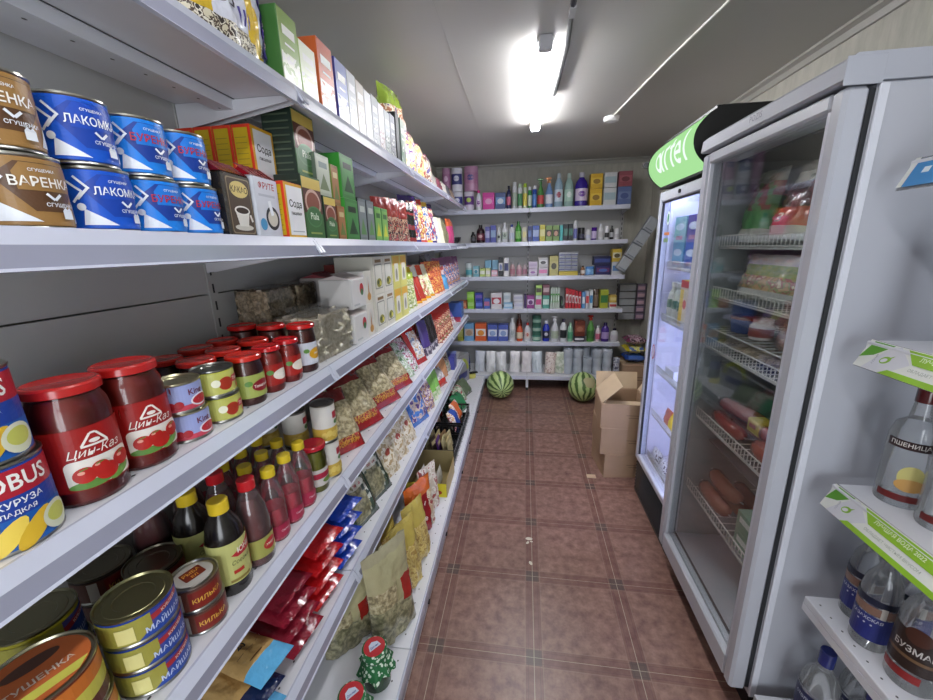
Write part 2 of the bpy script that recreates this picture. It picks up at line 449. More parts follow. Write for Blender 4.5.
d.put(1.28, YB-.021, 2.33, 'small white camera with a black lens', 'high in the far right corner')
def fixture(glow='tube'):
    d = Proto('tube_light', 'ceiling light')
    d.part(MB().box(-.035, .035, -.62, .62, -.022, 0, '#d5d5d8/p', .004), 'housing')
    for s in (-1, 1): d.part(MB().box(-.03, .03, s*.62-.02, s*.62+.02, -.058, -.0, '#b5b5ba/p', .006), 'end_cap')
    m = MB(); m.box(-.033, .033, -.598, .598, -.05, -.0225, glow, .008); d.part(m, 'diffuser')
    return d
d = fixture(); d.put(.098, 2.585, ZC, 'lit white fluorescent tube light', 'on the ceiling over the aisle')
d = fixture('tube_b'); d.put(.098, .05, ZC, 'lit white fluorescent tube light', 'on the ceiling behind the viewer')

# ------------------------------------------------------------------ shelving
PX, FX = -.885, -.56                     # left run: panel and shelf front
ZL = dict(T=1.945, A=1.583, B=1.222, C=.857, D=.492)
YJ = [-.99, .01, 1.03, 2.05, 3.07, 4.085]
def board(m, x0, x1, y0, y1, zt, holes=True, rib=True):
    m.box(x0, x1, y0, y1, zt-.022, zt, 'white_steel', .0015)
    m.box(x1-.006, x1, y0+.002, y1-.002, zt-.036, zt-.0222, 'white_steel')
    if rib: m.box(x0+.115, x0+.16, y0+.01, y1-.01, zt-.046, zt-.0222, 'white_steel')
    if rib:
        m.box(x0+.165, x0+.167, y0+.01, y1-.01, zt-.0235, zt-.0221, '#2a2a2e')
        g = flat((0, 0, zt-.0465), (0, 1, 0), (1, 0, 0)); y = y0+.06
        while y < y1-.02: m.decal(ell(y, x0+.137, .004, .0028, 7), '#34343a', g, .0004); y += .066
    if holes:
        f = flat((0, 0, zt), (0, 1, 0), (-1, 0, 0)); y = y0+.05
        while y < y1-.02:
            m.decal(ell(y, -(x1-.028), .0035, .0026, 7), '#34343a', f, .0004)
            if holes == 2: m.decal(ell(y, -(x1-.13), .003, .0024, 7), '#34343a', f, .0004)
            y += .066
G = bpy.data.objects.new('gondola_shelving', None); COL.objects.link(G)
G['label'] = 'long white metal shelving run with price rails along the left wall'; G['category'] = 'shelving'
for y in YJ:
    m = MB(); m.box(PX-.03, PX+.004, y-.016, y+.016, 0, 2.06, 'panel'); f = flat((PX+.004, 0, 0), (0, 1, 0), (0, 0, 1))
    z = .24
    while z < 2.02: m.decal(rect(y-.0035, z, y+.0035, z+.026), '#26262a', f, .0004); z += .05
    m.build('upright', G, smooth=0)
for a, b in zip(YJ, YJ[1:]):
    m = MB()
    for z0, z1 in ((.0, .36), (.362, .72), (.722, 1.08), (1.082, 1.436), (1.44, 1.80), (1.802, 2.06)):
        m.box(PX-.02, PX, a+.0165, b-.0165, z0, z1, 'panel')
    m.build('back_panel', G, smooth=0)
def price_rail(y0, y1, zt, x, parent, end=False):
    m = MB(); g = .0015; y0 += g; y1 -= g
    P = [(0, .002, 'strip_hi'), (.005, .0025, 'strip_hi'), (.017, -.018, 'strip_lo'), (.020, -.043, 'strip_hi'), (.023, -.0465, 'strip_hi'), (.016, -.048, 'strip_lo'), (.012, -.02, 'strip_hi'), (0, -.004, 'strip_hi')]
    n = len(P)
    for i in range(n):
        p, q = P[i], P[(i+1) % n]
        m.face([(x+p[0], y0, zt+p[1]), (x+p[0], y1, zt+p[1]), (x+q[0], y1, zt+q[1]), (x+q[0], y0, zt+q[1])][::-1], p[2])
    for y in (y0, y1): m.face([(x+p[0], y, zt+p[1]) for p in P], 'strip_hi')
    for y in (y0+.006, y1-.006): m.obox((x+.0185, y, zt-.022), (0, 1, 0), (.6, 0, -1), (1, 0, .6), .006, .016, .002, 'strip_hi')
    m.build('price_rail', parent, smooth=0)
for k, z in ZL.items():
    for a, b in zip(YJ, YJ[1:]):
        if k == 'D' and a > 3: b = 3.62
        m = MB(); board(m, PX+.006, FX, a+.0015, b-.0015, z)
        o = m.build('shelf', G, smooth=0)
        price_rail(a, b, z, FX+.0005, o)
        for y in (a+.012, b-.015):
            m = MB()
            m.face([(PX+.006, y, z-.023), (FX-.012, y, z-.023), (FX-.012, y, z-.036), (PX+.006, y, z-.085)], 'white_steel')
            m.face([(PX+.006, y+.003, z-.023), (PX+.006, y+.003, z-.085), (FX-.012, y+.003, z-.036), (FX-.012, y+.003, z-.023)], 'white_steel')
            m.face([(PX+.006, y, z-.085), (FX-.012, y, z-.036), (FX-.012, y+.003, z-.036), (PX+.006, y+.003, z-.085)], 'white_steel')
            m.build('bracket', o, smooth=0)
EX = -.378
for a, b in zip(YJ, YJ[1:]):
    m = MB(); board(m, PX+.006, EX, a+.0015, b-.0015, .17, 2, False)
    m.box(EX, EX+.008, a+.0015, b-.0015, .13, .17, 'strip_hi', .002); m.box(EX+.001, EX+.0065, a+.0015, b-.0015, .1, .1298, '#8d90a2')
    m.build('base_deck', G, smooth=0)
    m = MB(); m.box(EX-.022, EX-.012, a+.003, b-.003, .012, .105, 'white_steel', .002)
    for y in (a+.3, b-.3): m.box(EX-.0118, EX+.002, y-.006, y+.006, .045, .062, '#161616')
    m.build('kick_plate', G, smooth=0)
    m = MB(); m.box(EX-.11, EX-.03, a+.02, a+.05, 0, .1, '#2a2a2c'); m.build('foot', G, smooth=0)
# back run
BY, BF = 4.60, 4.27
ZB = dict(b1=1.925, b2=1.592, b3=1.237, b4=.885, b5=.515)
XJ = [-.90, .088, 1.078]
B = bpy.data.objects.new('gondola_shelving', None); COL.objects.link(B)
B['label'] = 'white metal shelving across the far end wall'; B['category'] = 'shelving'
for x in XJ:
    m = MB(); m.box(x-.016, x+.016, BY-.034, BY, 0, 2.08, 'panel'); f = flat((0, BY-.034, 0), (1, 0, 0), (0, 0, 1)); z = .24
    while z < 2.05: m.decal(rect(x-.004, z, x+.004, z+.026), '#26262a', f, .0004); z += .05
    m.build('upright', B, smooth=0)
for a, b in zip(XJ, XJ[1:]):
    m = MB()
    for z0, z1 in ((0, .36), (.362, .72), (.722, 1.08), (1.082, 1.436), (1.44, 1.80), (1.802, 2.08)): m.box(a+.0165, b-.0165, BY-.02, BY, z0, z1, 'panel')
    m.build('back_panel', B, smooth=0)
def bboard(a, b, y0, zt, nm='shelf', holes=False):
    m = MB(); m.box(a+.0015, b-.0015, y0, BY-.036, zt-.024, zt, 'white_steel', .002)
    m.box(a+.0015, b-.0015, y0, y0+.006, zt-.045, zt-.0242, 'white_steel', .001)
    m.obox(((a+b)/2, y0-.004, zt-.022), (1, 0, 0), (0, 1, 0), (0, 0, 1), (b-a)/2-.003, .0038, .02, 'strip_hi')
    for x in (a+.012, b-.012):
        for s in (0, .003):
            m.face([(x+s, BY-.036, zt-.025), (x+s, y0+.01, zt-.025), (x+s, y0+.01, zt-.04), (x+s, BY-.036, zt-.085)], 'white_steel')
    return m.build(nm, B, smooth=0)
for z in ZB.values():
    for a, b in zip(XJ, XJ[1:]): bboard(a, b, BF, z)
bboard(-.9, .088, 4.112, .17, 'base_deck'); bboard(.088, 1.078, 4.112, .17, 'base_deck')
for x in (-.34, .088, 1.05):
    m = MB(); m.box(x-.014, x+.014, 4.12, 4.15, .03, .124, 'white_steel'); m.box(x-.011, x+.011, 4.123, 4.147, 0, .03, '#1c1c1e'); m.build('foot', B, smooth=0)
m = MB(); m.box(-.86, 1.07, 4.50, 4.51, 0.0, .12, '#2e2c2c'); m.build('kick_plate', B, smooth=0)
# right run
RX, RP = .80, 1.21
R_ = bpy.data.objects.new('gondola_shelving', None); COL.objects.link(R_)
R_['label'] = 'white shelving rack of vodka bottles cut off at the right edge'; R_['category'] = 'shelving'
ZR = dict(r1=1.70, r2=1.318, r3=.94, r4=.583)
YR = (-.0, .995)
m = MB(); m.box(RP, RP+.02, YR[0], YR[1], 0, 1.95, 'panel'); m.build('back_panel', R_, smooth=0)
for y in (YR[0]+.016, YR[1]-.016): m = MB(); m.box(RP-.03, RP-.0005, y-.016, y+.016, 0, 1.95, 'white_steel'); m.build('upright', R_, smooth=0)
def rack_map(zt):
    return flat((RX+.012, YR[1]-.006, zt+.004), (0, -1, 0), (.44, 0, .9))
for k, z in ZR.items():
    m = MB(); m.box(RX, RP-.031, YR[0], YR[1], z-.022, z, 'white_steel', .002); m.box(RX, RX+.006, YR[0], YR[1], z-.045, z-.0222, 'white_steel')
    f = flat((0, 0, z), (0, -1, 0), (1, 0, 0))
    if k == 'r4':
        for i in range(24): m.decal(ell(-(YR[1]-.03-i*.0375), RX+.02, .003, .0024, 7), '#34343a', f, .0004)
    o = m.build('shelf', R_, smooth=0)
    if k != 'r4':
        # slanted strip with a printed sheet
        m = MB(); u = Vector((0, -1, 0)); v = Vector((.42, 0, .91)).normalized(); n = u.cross(v); c0 = Vector((RX-.022, YR[1]-.006, z-.056)); w = YR[1]-YR[0]-.012
        m.obox(c0+u*w/2+v*.033-n*.003, u, v, n, w/2, .034, .0012, 'film'); o2 = m.build('price_rail', o, smooth=0)
        m = MB(); ff = lambda a, b, l, c0=c0, u=u, v=v, n=n: c0+u*a+v*b+n*l
        if k == 'r1':
            m.decal(rect(.012, .004, w, .062), '#3f8ccb', ff); m.decal(rect(.035, .03, .05, .042), '#e8f0f6', ff)
            m.decal(rect(0, .004, .012, .066), '#e0e2df', ff)
        else:
            m.decal(rect(0, 0, w, .066), '#e6e8e4', ff)
            m.decal(poly((.0, .022), (.012, .064), (.062, .064), (.03, .034)), '#5da02b', ff)
            m.decal(poly((.022, .0), (.075, .0), (.115, .034), (.075, .066), (.05, .05)), '#d9dae2', ff)
            m.decal(ell(.062, .030, .012, .008, 16, .5), '#86b93a', ff); m.decal(ell(.060, .029, .0075, .0045, 14, .5), '#e2e3ea', ff); m.decal(poly((.066, .036), (.078, .044), (.070, .032)), '#86b93a', ff)
            for i, st in enumerate(('АЛАНИ',)): m.text(st, .040, .026, .005, '#a9abb5', ff, rot=PI/2)
            m.decal(poly((.066, .0), (w, .0), (w, .012), (.082, .012)), '#8fbf2d', ff)
            m.decal(poly((.12, .036), (w, .036), (w, .064), (.094, .064)), '#8fbf2d', ff)
            for q in range(3):
                m.text('ЛУЧШАЯ ВОДА 2022', .185+q*.26, .050, .011, '#e9f2cf', ff, wmax=.12, me=9)
                m.text('ОБЛАДАЕТ ЧИСТЫМ ВКУСОМ', .185+q*.26, .024, .008, '#9aa29a', ff, wmax=.13, bold=False, me=9)
            m.decal(ell(.33, .02, .022, .024, 24), '#c8d8a8', ff); m.decal(ell(.33, .02, .018, .02, 24), '#eef2e6', ff); m.decal(ell(.33, .02, .013, .007, 18, .5), '#6f9c3a', ff)
        m.build('printed_sheet', o2, smooth=0)
m = MB(); m.box(.742, RP-.031, YR[0], 1.015, .145, .17, 'white_steel', .002); m.box(.742, .75, YR[0], 1.015, .1, .1448, 'white_steel')
f = flat((0, 0, .17), (0, -1, 0), (1, 0, 0))
for i in range(24): m.decal(ell(-(.985-i*.0375), .762, .003, .0024, 7), '#34343a', f, .0004)
m.build('base_deck', R_, smooth=0)
m = MB(); m.box(.76, .77, YR[0], .99, 0, .1, '#3a3a3c'); m.build('kick_plate', R_, smooth=0)

# ------------------------------------------------------------------ the near fridge
F = bpy.data.objects.new('display_fridge', None); COL.objects.link(F); F.location = (1.0, 1.4, 0)
F['label'] = 'tall white glass-door fridge holding frozen vegetable bags and sausages'; F['category'] = 'fridge'
def fb(m, name, parent, **kw):
    o = m.build(name, parent, **kw)
    if parent.parent is None: o.location = -parent.location
    return o
y0, y1 = 1.06, 1.745
m = MB()
m.box(.757, 1.33, y0, y0+.038, .10, 1.872, 'fridge', .004); m.box(.757, 1.33, y1-.038, y1, .10, 1.872, 'fridge', .004)
m.box(1.292, 1.33, y0+.0382, y1-.0382, .10, 1.872, 'fridge'); m.box(.757, 1.2918, y0+.0382, y1-.0382, 1.835, 1.872, 'fridge'); m.box(.757, 1.2918, y0+.0382, y1-.0382, .10, .20, 'fridge')
m.box(.757, .777, y0-.006, y0-.0002, .10, 1.868, '#d3d6df/p', .002)
fb(m, 'cabinet', F, smooth=0)
m = MB(); m.box(.76, 1.291, y0+.0385, y0+.043, .201, 1.834, 'fridge_in'); m.box(.76, 1.291, y1-.043, y1-.0385, .201, 1.834, 'fridge_in')
m.box(1.283, 1.2915, y0+.0435, y1-.0435, .201, 1.834, 'fridge_in'); m.box(.80, 1.2825, y0+.0435, y1-.0435, 1.828, 1.8345, '#4a4e52'); fb(m, 'liner', F, smooth=0)
m = MB(); m.bar((.765, y0+.050, .25), (.765, y0+.050, 1.80), .005, 'led_w', 8); fb(m, 'light_strip', F)
m = MB(); m.box(.78, 1.3, y0+.03, y1-.03, .0, .099, '#151517'); fb(m, 'base', F, smooth=0)
dr = MB(); k = 'fridge'
dr.box(.695, .745, y0-.002, y0+.04, .122, 1.866, k, .008); dr.box(.695, .745, y1-.05, y1, .122, 1.866, k, .008)
dr.box(.695, .745, y0+.041, y1-.051, 1.829, 1.866, k, .006); dr.box(.695, .745, y0+.041, y1-.051, .122, .207, k, .006)
dr.box(.700, .712, y0+.0405, y0+.050, .208, 1.828, '#bfc2cc'); dr.box(.700, .712, y1-.062, y1-.0512, .208, 1.828, '#bfc2cc')
door = fb(dr, 'door', F, smooth=0)
m = MB(); m.box(.715, .722, y0+.045, y1-.055, .21, 1.826, 'pane'); m.build('pane', door, smooth=0)
m = MB(); m.box(.7455, .7565, y0+.006, y1-.006, .125, 1.86, '#26282b')
m.f = m.f; mm = MB(); 
for (a, b, c, d_) in ((y0+.004, y0+.03, .13, 1.86), (y1-.03, y1-.004, .13, 1.86), (y0+.03, y1-.03, 1.84, 1.86), (y0+.03, y1-.03, .13, .2)): mm.box(.7455, .7565, a, b, c, d_, '#26282b')
mm.build('gasket', door, smooth=0)
m = MB(); P = [(1.33, 1.8735), (1.33, 1.928), (.705, 1.928), (.688, 1.915), (.684, 1.878), (.69, 1.8735)]
extr(m, P, lambda p, t: (p[0], t, p[1]), y0-.003, y1, 'fridge_top'); m.box(.684, .76, y0-.006, y0-.0032, 1.866, 1.922, 'fridge_top', .001)
ff = flat((.6845, 1.385, 1.9), (0, -1, 0), (0, 0, 1)); m.text('POZIS', 0, 0, .018, '#5c606e', lambda a, b, l: ff(a, b, l+.0015))
fb(m, 'top_panel', F, smooth=0)
def wire_lip(m, x, ya, yb, z, h=.04, k='#cfd2cc/p', n=26):
    for zz in (z, z+h): m.bar((x, ya, zz), (x, yb, zz), .0028, k)
    for i in range(n+1):
        y = ya+(yb-ya)*i/n; m.bar((x, y, z), (x, y, z+h), .0018, k, 4)
def wire_shelf(parent, z, lip=.04, x0=.777, x1=1.27, ya=1.105, yb=1.70, nm='wire_shelf', tl=0):
    m = MB()
    for i in range(15):
        y = ya+.01+(yb-ya-.02)*i/14; m.bar((x0, y, z-.003), (x1, y, z-.003), .0022, '#c9ccc8/p', 4)
    for x in (x0, (x0+x1)/2, x1): m.bar((x, ya, z-.008), (x, yb, z-.008), .0032, '#c9ccc8/p')
    if lip: wire_lip(m, x0-.003, ya, yb, z, lip, n=30)
    o = fb(m, nm, parent, smooth=0); return o
FZ = [1.53, 1.335, 1.215, 1.13, .815, .465]
for i, z in enumerate(FZ): wire_shelf(F, z, 0 if i == 2 else .038)
for z in (1.06, .70): 
    m = MB(); m.box(.84, 1.27, 1.106, 1.70, z-.006, z, '#6d7475/p'); fb(m, 'tray', F, smooth=0)

# ------------------------------------------------------------------ the far fridge
F2 = bpy.data.objects.new('display_fridge', None); COL.objects.link(F2); F2.location = (1.0, 2.05, 0)
F2['label'] = 'lit drinks fridge with a glowing green header beside the cardboard boxes'; F2['category'] = 'fridge'
y0, y1 = 1.775, 2.345
m = MB(); m.box(.785, 1.33, y0, y0+.03, .0, 1.82, '#9da1ab', .003); m.box(.785, 1.33, y1-.03, y1, .0, 1.82, '#9da1ab', .003)
m.box(1.3, 1.33, y0+.0302, y1-.0302, 0, 1.82, '#9da1ab'); m.box(.785, 1.2998, y0+.0302, y1-.0302, 1.79, 1.82, '#9da1ab'); m.box(.785, 1.2998, y0+.0302, y1-.0302, .24, .27, '#d9dbe6')
fb(m, 'cabinet', F2, smooth=0)
m = MB(); m.box(.79, 1.2995, y0+.0305, y0+.034, .271, 1.789, '#d6d8e6'); m.box(.79, 1.2995, y1-.034, y1-.0305, .271, 1.789, '#d6d8e6'); m.box(1.294, 1.2997, y0+.0345, y1-.0345, .271, 1.789, '#d6d8e6'); fb(m, 'liner', F2, smooth=0)
m = MB(); m.box(.753, .784, y0, y1, .0, .235, '#101012')
for i in range(9): m.obox((.750, (y0+y1)/2, .035+i*.022), (0, 1, 0), (.5, 0, .85), (.85, 0, -.5), (y1-y0)/2-.012, .007, .0012, '#26262a/p')
fb(m, 'louvre_panel', F2, smooth=0)
dr = MB(); k = '#b9bcc6/p'
dr.box(.738, .784, y0, y0+.032, .24, 1.805, k, .005); dr.box(.738, .784, y1-.035, y1, .24, 1.805, k, .005)
dr.box(.738, .784, y0+.0325, y1-.0355, 1.755, 1.805, k, .005); dr.box(.738, .784, y0+.0325, y1-.0355, .24, .275, k, .005)
for a in (y0+.033, y1-.042): dr.box(.744, .756, a, a+.006, .276, 1.754, '#17171b')
dr.box(.744, .756, y0+.04, y1-.043, 1.747, 1.7545, '#17171b')
door = fb(dr, 'door', F2, smooth=0)
m = MB(); m.box(.757, .763, y0+.034, y1-.037, .277, 1.754, 'pane2')
ff = flat((.7565, (y0+y1)/2, 0), (0, -1, 0), (0, 0, 1))
m.decal(ell(-.175, 1.67, .022, .034, 20), '#dfe9e2', ff, .0008); m.decal(ell(-.175, 1.67, .012, .022, 16), '#2f7d5a', ff, .0014)
m.decal(rect(-.215, 1.585, -.14, 1.60), '#c8783a', ff, .0008); m.decal(rect(-.215, 1.55, -.15, 1.57), '#6f8a5a', ff, .0008)
m.decal(ell(-.2, .95, .022, .045, 16), '#b14a5a', ff, .0008); m.decal(ell(-.2, .95, .014, .034, 16), '#d5d6ea', ff, .0014)
m.build('pane', door, smooth=0)
m = MB(); m.bar((.737, (y0+y1)/2, 1.78), (.730, (y0+y1)/2, 1.78), .009, '#33343a/p', 12); m.build('lock', door, smooth=0)
m = MB()
m.bar((.80, y0+.044, .30), (.80, y0+.044, 1.75), .008, 'led', 8)
m.bar((.80, y0+.06, 1.782), (.80, y1-.06, 1.782), .006, 'led', 8); fb(m, 'light_strip', F2)
for z in (1.42, 1.135, .83, .56, .285): wire_shelf(F2, z, .03, .796, 1.27, y0+.055, y1-.055)
# header
S = []
for i in range(13):
    b = -.105+.21*i/12; S.append((.668+.072*(abs(b)/.105)**2.2, 1.935+b))
H2 = MB()
for p, q in zip(S, S[1:]): H2.face([(p[0], y0+.004, p[1]), (p[0], y1-.002, p[1]), (q[0], y1-.002, q[1]), (q[0], y0+.004, q[1])][::-1], 'sign')
def hm(a, b, l):
    b = b*.95-.010; return Vector((.668+.072*(min(1, abs(b)/.105))**2.2-l-.0014, (y0+y1)/2-.045-a*1.1, 1.935+b))
for (a0, b0, rx, ry) in ((-.155, .0, .034, .048),):
    H2.decal(ell(a0, b0, rx, ry, 22), 'sign_w', hm, .001, .012); H2.decal(ell(a0, b0, rx*.55, ry*.62, 18), 'sign', hm, .002, .012)
H2.decal(bar2(-.117, .05, -.117, -.048, .018), 'sign_w', hm, .001, .012)
H2.decal(bar2(-.075, .05, -.075, -.048, .018), 'sign_w', hm, .001, .012); H2.decal(bar2(-.07, .042, -.04, .05, .018), 'sign_w', hm, .0014, .012)
H2.decal(bar2(-.005, .07, -.005, -.048, .018), 'sign_w', hm, .001, .012); H2.decal(bar2(-.028, .04, .022, .04, .016), 'sign_w', hm, .0014, .012)
H2.decal(ell(.062, .0, .034, .048, 22), 'sign_w', hm, .001, .012); H2.decal(ell(.062, .0, .018, .03, 18), 'sign', hm, .002, .012); H2.decal(rect(.04, -.008, .09, .008), 'sign_w', hm, .0024, .012)
H2.decal(rect(.075, -.03, .10, -.010), 'sign', hm, .0028, .012)
H2.decal(bar2(.125, .075, .125, -.048, .018), 'sign_w', hm, .001, .012)
H2.box(.742, .75, y0+.004, y1-.002, 1.83, 2.04, '#e3e8e0')
fb(H2, 'header_sign', F2, smooth=60)
m = MB(); m.box(.752, 1.25, y0, y1, 1.822, 2.05, '#0f1011', .004)
for y in (y0-.002, y1-.001):
    m.face([(s[0]-.004, y, s[1]) for s in S]+[(.76, y, 2.046), (.76, y, 1.824)], '#0f1011'); m.face([(s[0]-.004, y+.004, s[1]) for s in S][::-1]+[(.76, y+.004, 1.824), (.76, y+.004, 2.046)], '#0f1011')
m.box(.735, .76, y0, y1, 1.8215, 1.831, '#0f1011'); m.box(.735, .76, y0, y1, 2.039, 2.048, '#0f1011')
fb(m, 'header_case', F2, smooth=0)
# ------------------------------------------------------------------ product makers
def can(name, r, h, side, lid='#b9b7ad/m', label=None, cat='can', n=32, deep=False):
    P = Proto(name, cat, h)
    m = MB(); m.lathe([(r-.0025, 0), (r+.0008, .0012), (r+.0008, .003), (r-.0006, .005)], '#a9a9a4/m', n); P.part(m, 'bottom_rim')
    m = MB(); m.lathe([(r-.0006, h-.005), (r+.0009, h-.003), (r+.0009, h-.0005), (r-.0012, h), (r-.003, h-.0035), (r*.8, h-.004), (r*.78, h-.003), (r*.55, h-.003), (r*.53, h-.004), (r*.3, h-.004), (.001, h-.0042)], lid, n)
    P.part(m, 'lid')
    m = MB(); m.lathe([(r-.0012, .005), (r-.0006, .0056), (r-.0006, h-.0056), (r-.0012, h-.005)], side, n)
    P.part(m, 'body')
    if label:
        m = MB(); label(m, cyl(r-.0004), h); P.part(m, 'printed_label')
    return P
def milk(bg, dark, mid, name, ncol, lite='#e9eef6'):
    def f(m, c, h):
        k = h/.088
        E = .008
        m.decal(rect(-.05, .006*k, .062, .083*k), mid, c, me=E)
        m.decal(poly((-.03, .060), (-.008, .078), (.05, .078), (.056, .055), (.03, .022), (.0, .022)), dark, c, me=E)
        m.decal(poly((-.034, .010), (.004, .010), (-.030, .032)), lite, c, me=E)
        m.decal(poly((.045, .010), (.06, .010), (.06, .04)), lite, c, me=E)
        m.decal(poly((-.012, .066), (-.004, .077), (.05, .077), (.055, .062), (.046, .046), (-.01, .046)), bg, c, me=E)
        m.decal(bar2(-.044, .068, -.028, .054, .003), lite, c, me=E); m.decal(bar2(-.028, .054, -.040, .040, .003), lite, c, me=E)
        m.decal(bar2(-.034, .074, -.020, .058, .003), lite, c, me=E); m.decal(bar2(-.022, .058, -.034, .044, .003), lite, c, me=E)
        m.decal(ell(-.032, .034, .005, .005), lite, c, me=E)
        m.text('СГУЩЕНКА', .014, .069, .0042, lite, c, me=.01, wmax=.03); m.text(name, .014, .056, .0115, ncol, c, me=.01, wmax=.060, rot=.0)
        m.text('СГУЩЕНКА', .026, .030, .0055, lite, c, me=.01, wmax=.04)
        m.decal(bar2(.012, .043, .019, .036, .003), lite, c); m.decal(bar2(.019, .036, .026, .043, .003), lite, c)
        m.decal(rect(.024, .014, .036, .024), lite, c); m.decal(poly((.024, .024), (.027, .028), (.030, .024), (.033, .028), (.036, .024)), lite, c)
        m.decal(rect(-.078, .012, -.060, .036), '#e8e8ea', c, me=E)
        for i in range(7): m.decal(rect(-.076+i*.0022, .014, -.0752+i*.0022, .034), '#30303a', c)
    return f
def jar(name, r, h, fill, lid='#b8201e/p', label=None, neck=.8, cat='jar', lidh=.012, n=28, glass=True, sh=.82):
    P = Proto(name, cat, h)
    pf = [(r*.9, 0), (r, .006), (r, h*sh*.86), (r*.96, h*sh*.93), (r*neck, h-lidh-.006), (r*neck, h-lidh)]
    m = MB(); m.lathe([(p[0]*.985, p[1]+.0006) for p in pf[:-2]]+[(r*neck*.95, (h*sh+h-lidh)/2)], fill, n); P.part(m, 'contents')
    m = MB(); m.lathe(pf, 'jar_glass', n); P.part(m, 'glass_body')
    rl = r*neck+.004
    m = MB(); m.lathe([(rl-.001, h-lidh), (rl, h-lidh+.001), (rl, h-.003), (rl-.002, h-.0005), (rl-.005, h), (rl-.007, h-.0012), (.001, h-.0012)], lid, n); P.part(m, 'lid')
    if label: m = MB(); label(m, cyl(r+.0004), h); P.part(m, 'printed_label')
    return P
def bottle(name, prof, mat, cap, caph, fill=None, fillh=.0, label=None, cat='bottle', n=20, capr=None, sy=1, trigger=None):
    """prof: (r,z) up to the neck; cap sits on top"""
    P = Proto(name, cat, prof[-1][1]+caph)
    m = MB(); m.lathe(prof, mat, n, sy=sy); P.part(m, 'body')
    if fill:
        q = [(p[0]*.94, p[1]+.0012) for p in prof if p[1] < fillh]
        if len(q) >= 1:
            j = [i for i, p in enumerate(prof) if p[1] < fillh][-1]
            if j+1 < len(prof):
                a, b = prof[j], prof[j+1]; t = (fillh-a[1])/(b[1]-a[1]); q.append((.94*(a[0]+(b[0]-a[0])*t), fillh))
        m = MB(); m.lathe(q, fill, n, sy=sy); P.part(m, 'liquid')
    rn, zt = prof[-1]; cr = capr or rn+.002
    m = MB()
    if trigger:
        m.lathe([(cr, zt), (cr, zt+.018), (cr*.6, zt+.024), (cr*.6, zt+.035)], cap, 14)
        m.box(-cr*.8, cr*.8, -.03, .022, zt+.035, zt+.055, cap, .004); m.box(-.004, .004, -.042, -.031, zt+.042, zt+.05, trigger); m.obox((0, -.018, zt+.02), (0, .35, 1), (1, 0, 0), (0, 1, -.35), .018, .004, .003, trigger)
    else: m.lathe([(cr, zt), (cr, zt+caph*.93), (cr*.93, zt+caph)], cap, 16)
    P.part(m, 'cap')
    if label: m = MB(); label(m, None); P.part(m, 'printed_label')
    return P
def bandlabel(r, z0, z1, col, text=None, tcol='#f4f4f4', extra=None, half=None, ts=.01, sy=1, me=.01):
    def f(m, _):
        g0 = cyl(r+.0006)
        g = (lambda a, b, l: (lambda p: Vector((p.x, p.y*sy, p.z)))(g0(a, b, l))) if sy != 1 else g0
        hw = half or r*2.2
        m.decal(rect(-hw, z0, hw, z1), col, g, me=me)
        if text: m.text(text, 0, (z0+z1)/2, ts, tcol, g, me=.012, wmax=r*1.7)
        if extra: extra(m, g)
    return f
def carton(name, w, d, h, side, front=None, decor=None, cat='box', sdecor=None, b=.0012, top=None):
    P = Proto(name, cat, h)
    m = MB(); m.box(-d/2, d/2, -w/2, w/2, 0, h, side, b, front)
    P.part(m, 'body', smooth=0)
    if decor or sdecor:
        m = MB()
        if decor: decor(m, flat((d/2, 0, 0), (0, 1, 0), (0, 0, 1)), w, h)
        if sdecor: sdecor(m, flat((0, -w/2, 0), (1, 0, 0), (0, 0, 1)), d, h)
        P.part(m, 'printed_label', smooth=0)
    return P
def psurf(w, h, t, seed, stand, wr, fr=9):
    def S(u, v, sd):
        e = max(0, 1-abs(u)**2.8)**.5
        if stand: pv = (.8+.2*min(1, v/.15))*max(0, 1-max(0, (v-.3)/.7)**1.8)**.75
        else: pv = max(0, 1-abs(2*min(1, max(0, (v-.05)/.9))-1)**3.2)**.55
        ns = noise.noise(Vector((u*fr*w*6+seed*3.1, v*fr*h*6, seed+sd*5.3)))
        ns2 = noise.noise(Vector((u*3.1+seed*1.7, v*2.3*h/w, seed*2+sd)))
        x = sd*t/2*e*pv*(1+.35*ns2) + wr*t*ns*min(1, e*1.5)
        y = u*w/2*(1+.03*noise.noise(Vector((v*5, seed, 0)))-.06*(1-abs(2*v-1)))
        z = h*v*(1+.02*noise.noise(Vector((u*2, seed*1.3, 1))))
        return Vector((x, y, max(0, z) if stand else z))
    return S
def bag(name, w, h, t, paint, decor=None, stand=False, seed=0, wr=.07, nu=12, nv=16, cat='bag', backm=None, film=None, parts=None):
    P = Proto(name, cat, h); S = psurf(w, h, t, seed, stand, wr)
    m = MB()
    for sd in (1, -1):
        b = len(m.v)
        for j in range(nv+1):
            for i in range(nu+1): m.v.append(tuple(S(-1+2*i/nu, j/nv, sd)))
        for j in range(nv):
            for i in range(nu):
                q = (b+j*(nu+1)+i, b+j*(nu+1)+i+1, b+(j+1)*(nu+1)+i+1, b+(j+1)*(nu+1)+i)
                m.f.append(q if sd > 0 else q[::-1]); mk = paint((2*i+1)/nu-1, (j+.5)/nv) if not (sd < 0 and backm) else backm
                m.m.append(m.mi(mk))
    if stand:
        a = [m.v[i] for i in range(nu+1)]; b0 = (nu+1)*(nv+1); bb = [m.v[b0+i] for i in range(nu+1)]
        m.face([(x, y, 0) for x, y, z in a]+[(x, y, 0) for x, y, z in bb[::-1]], backm or paint(0, .02))
    P.part(m, 'pack', smooth=50)
    if decor:
        g = lambda a, b, l: (lambda p: Vector((p.x+l+.0008, p.y, p.z)))(S(max(-1, min(1, a/(w/2))), max(0, min(1, b/h)), 1))
        m = MB(); decor(m, g, w, h); P.part(m, 'printed_label', smooth=50)
    return P
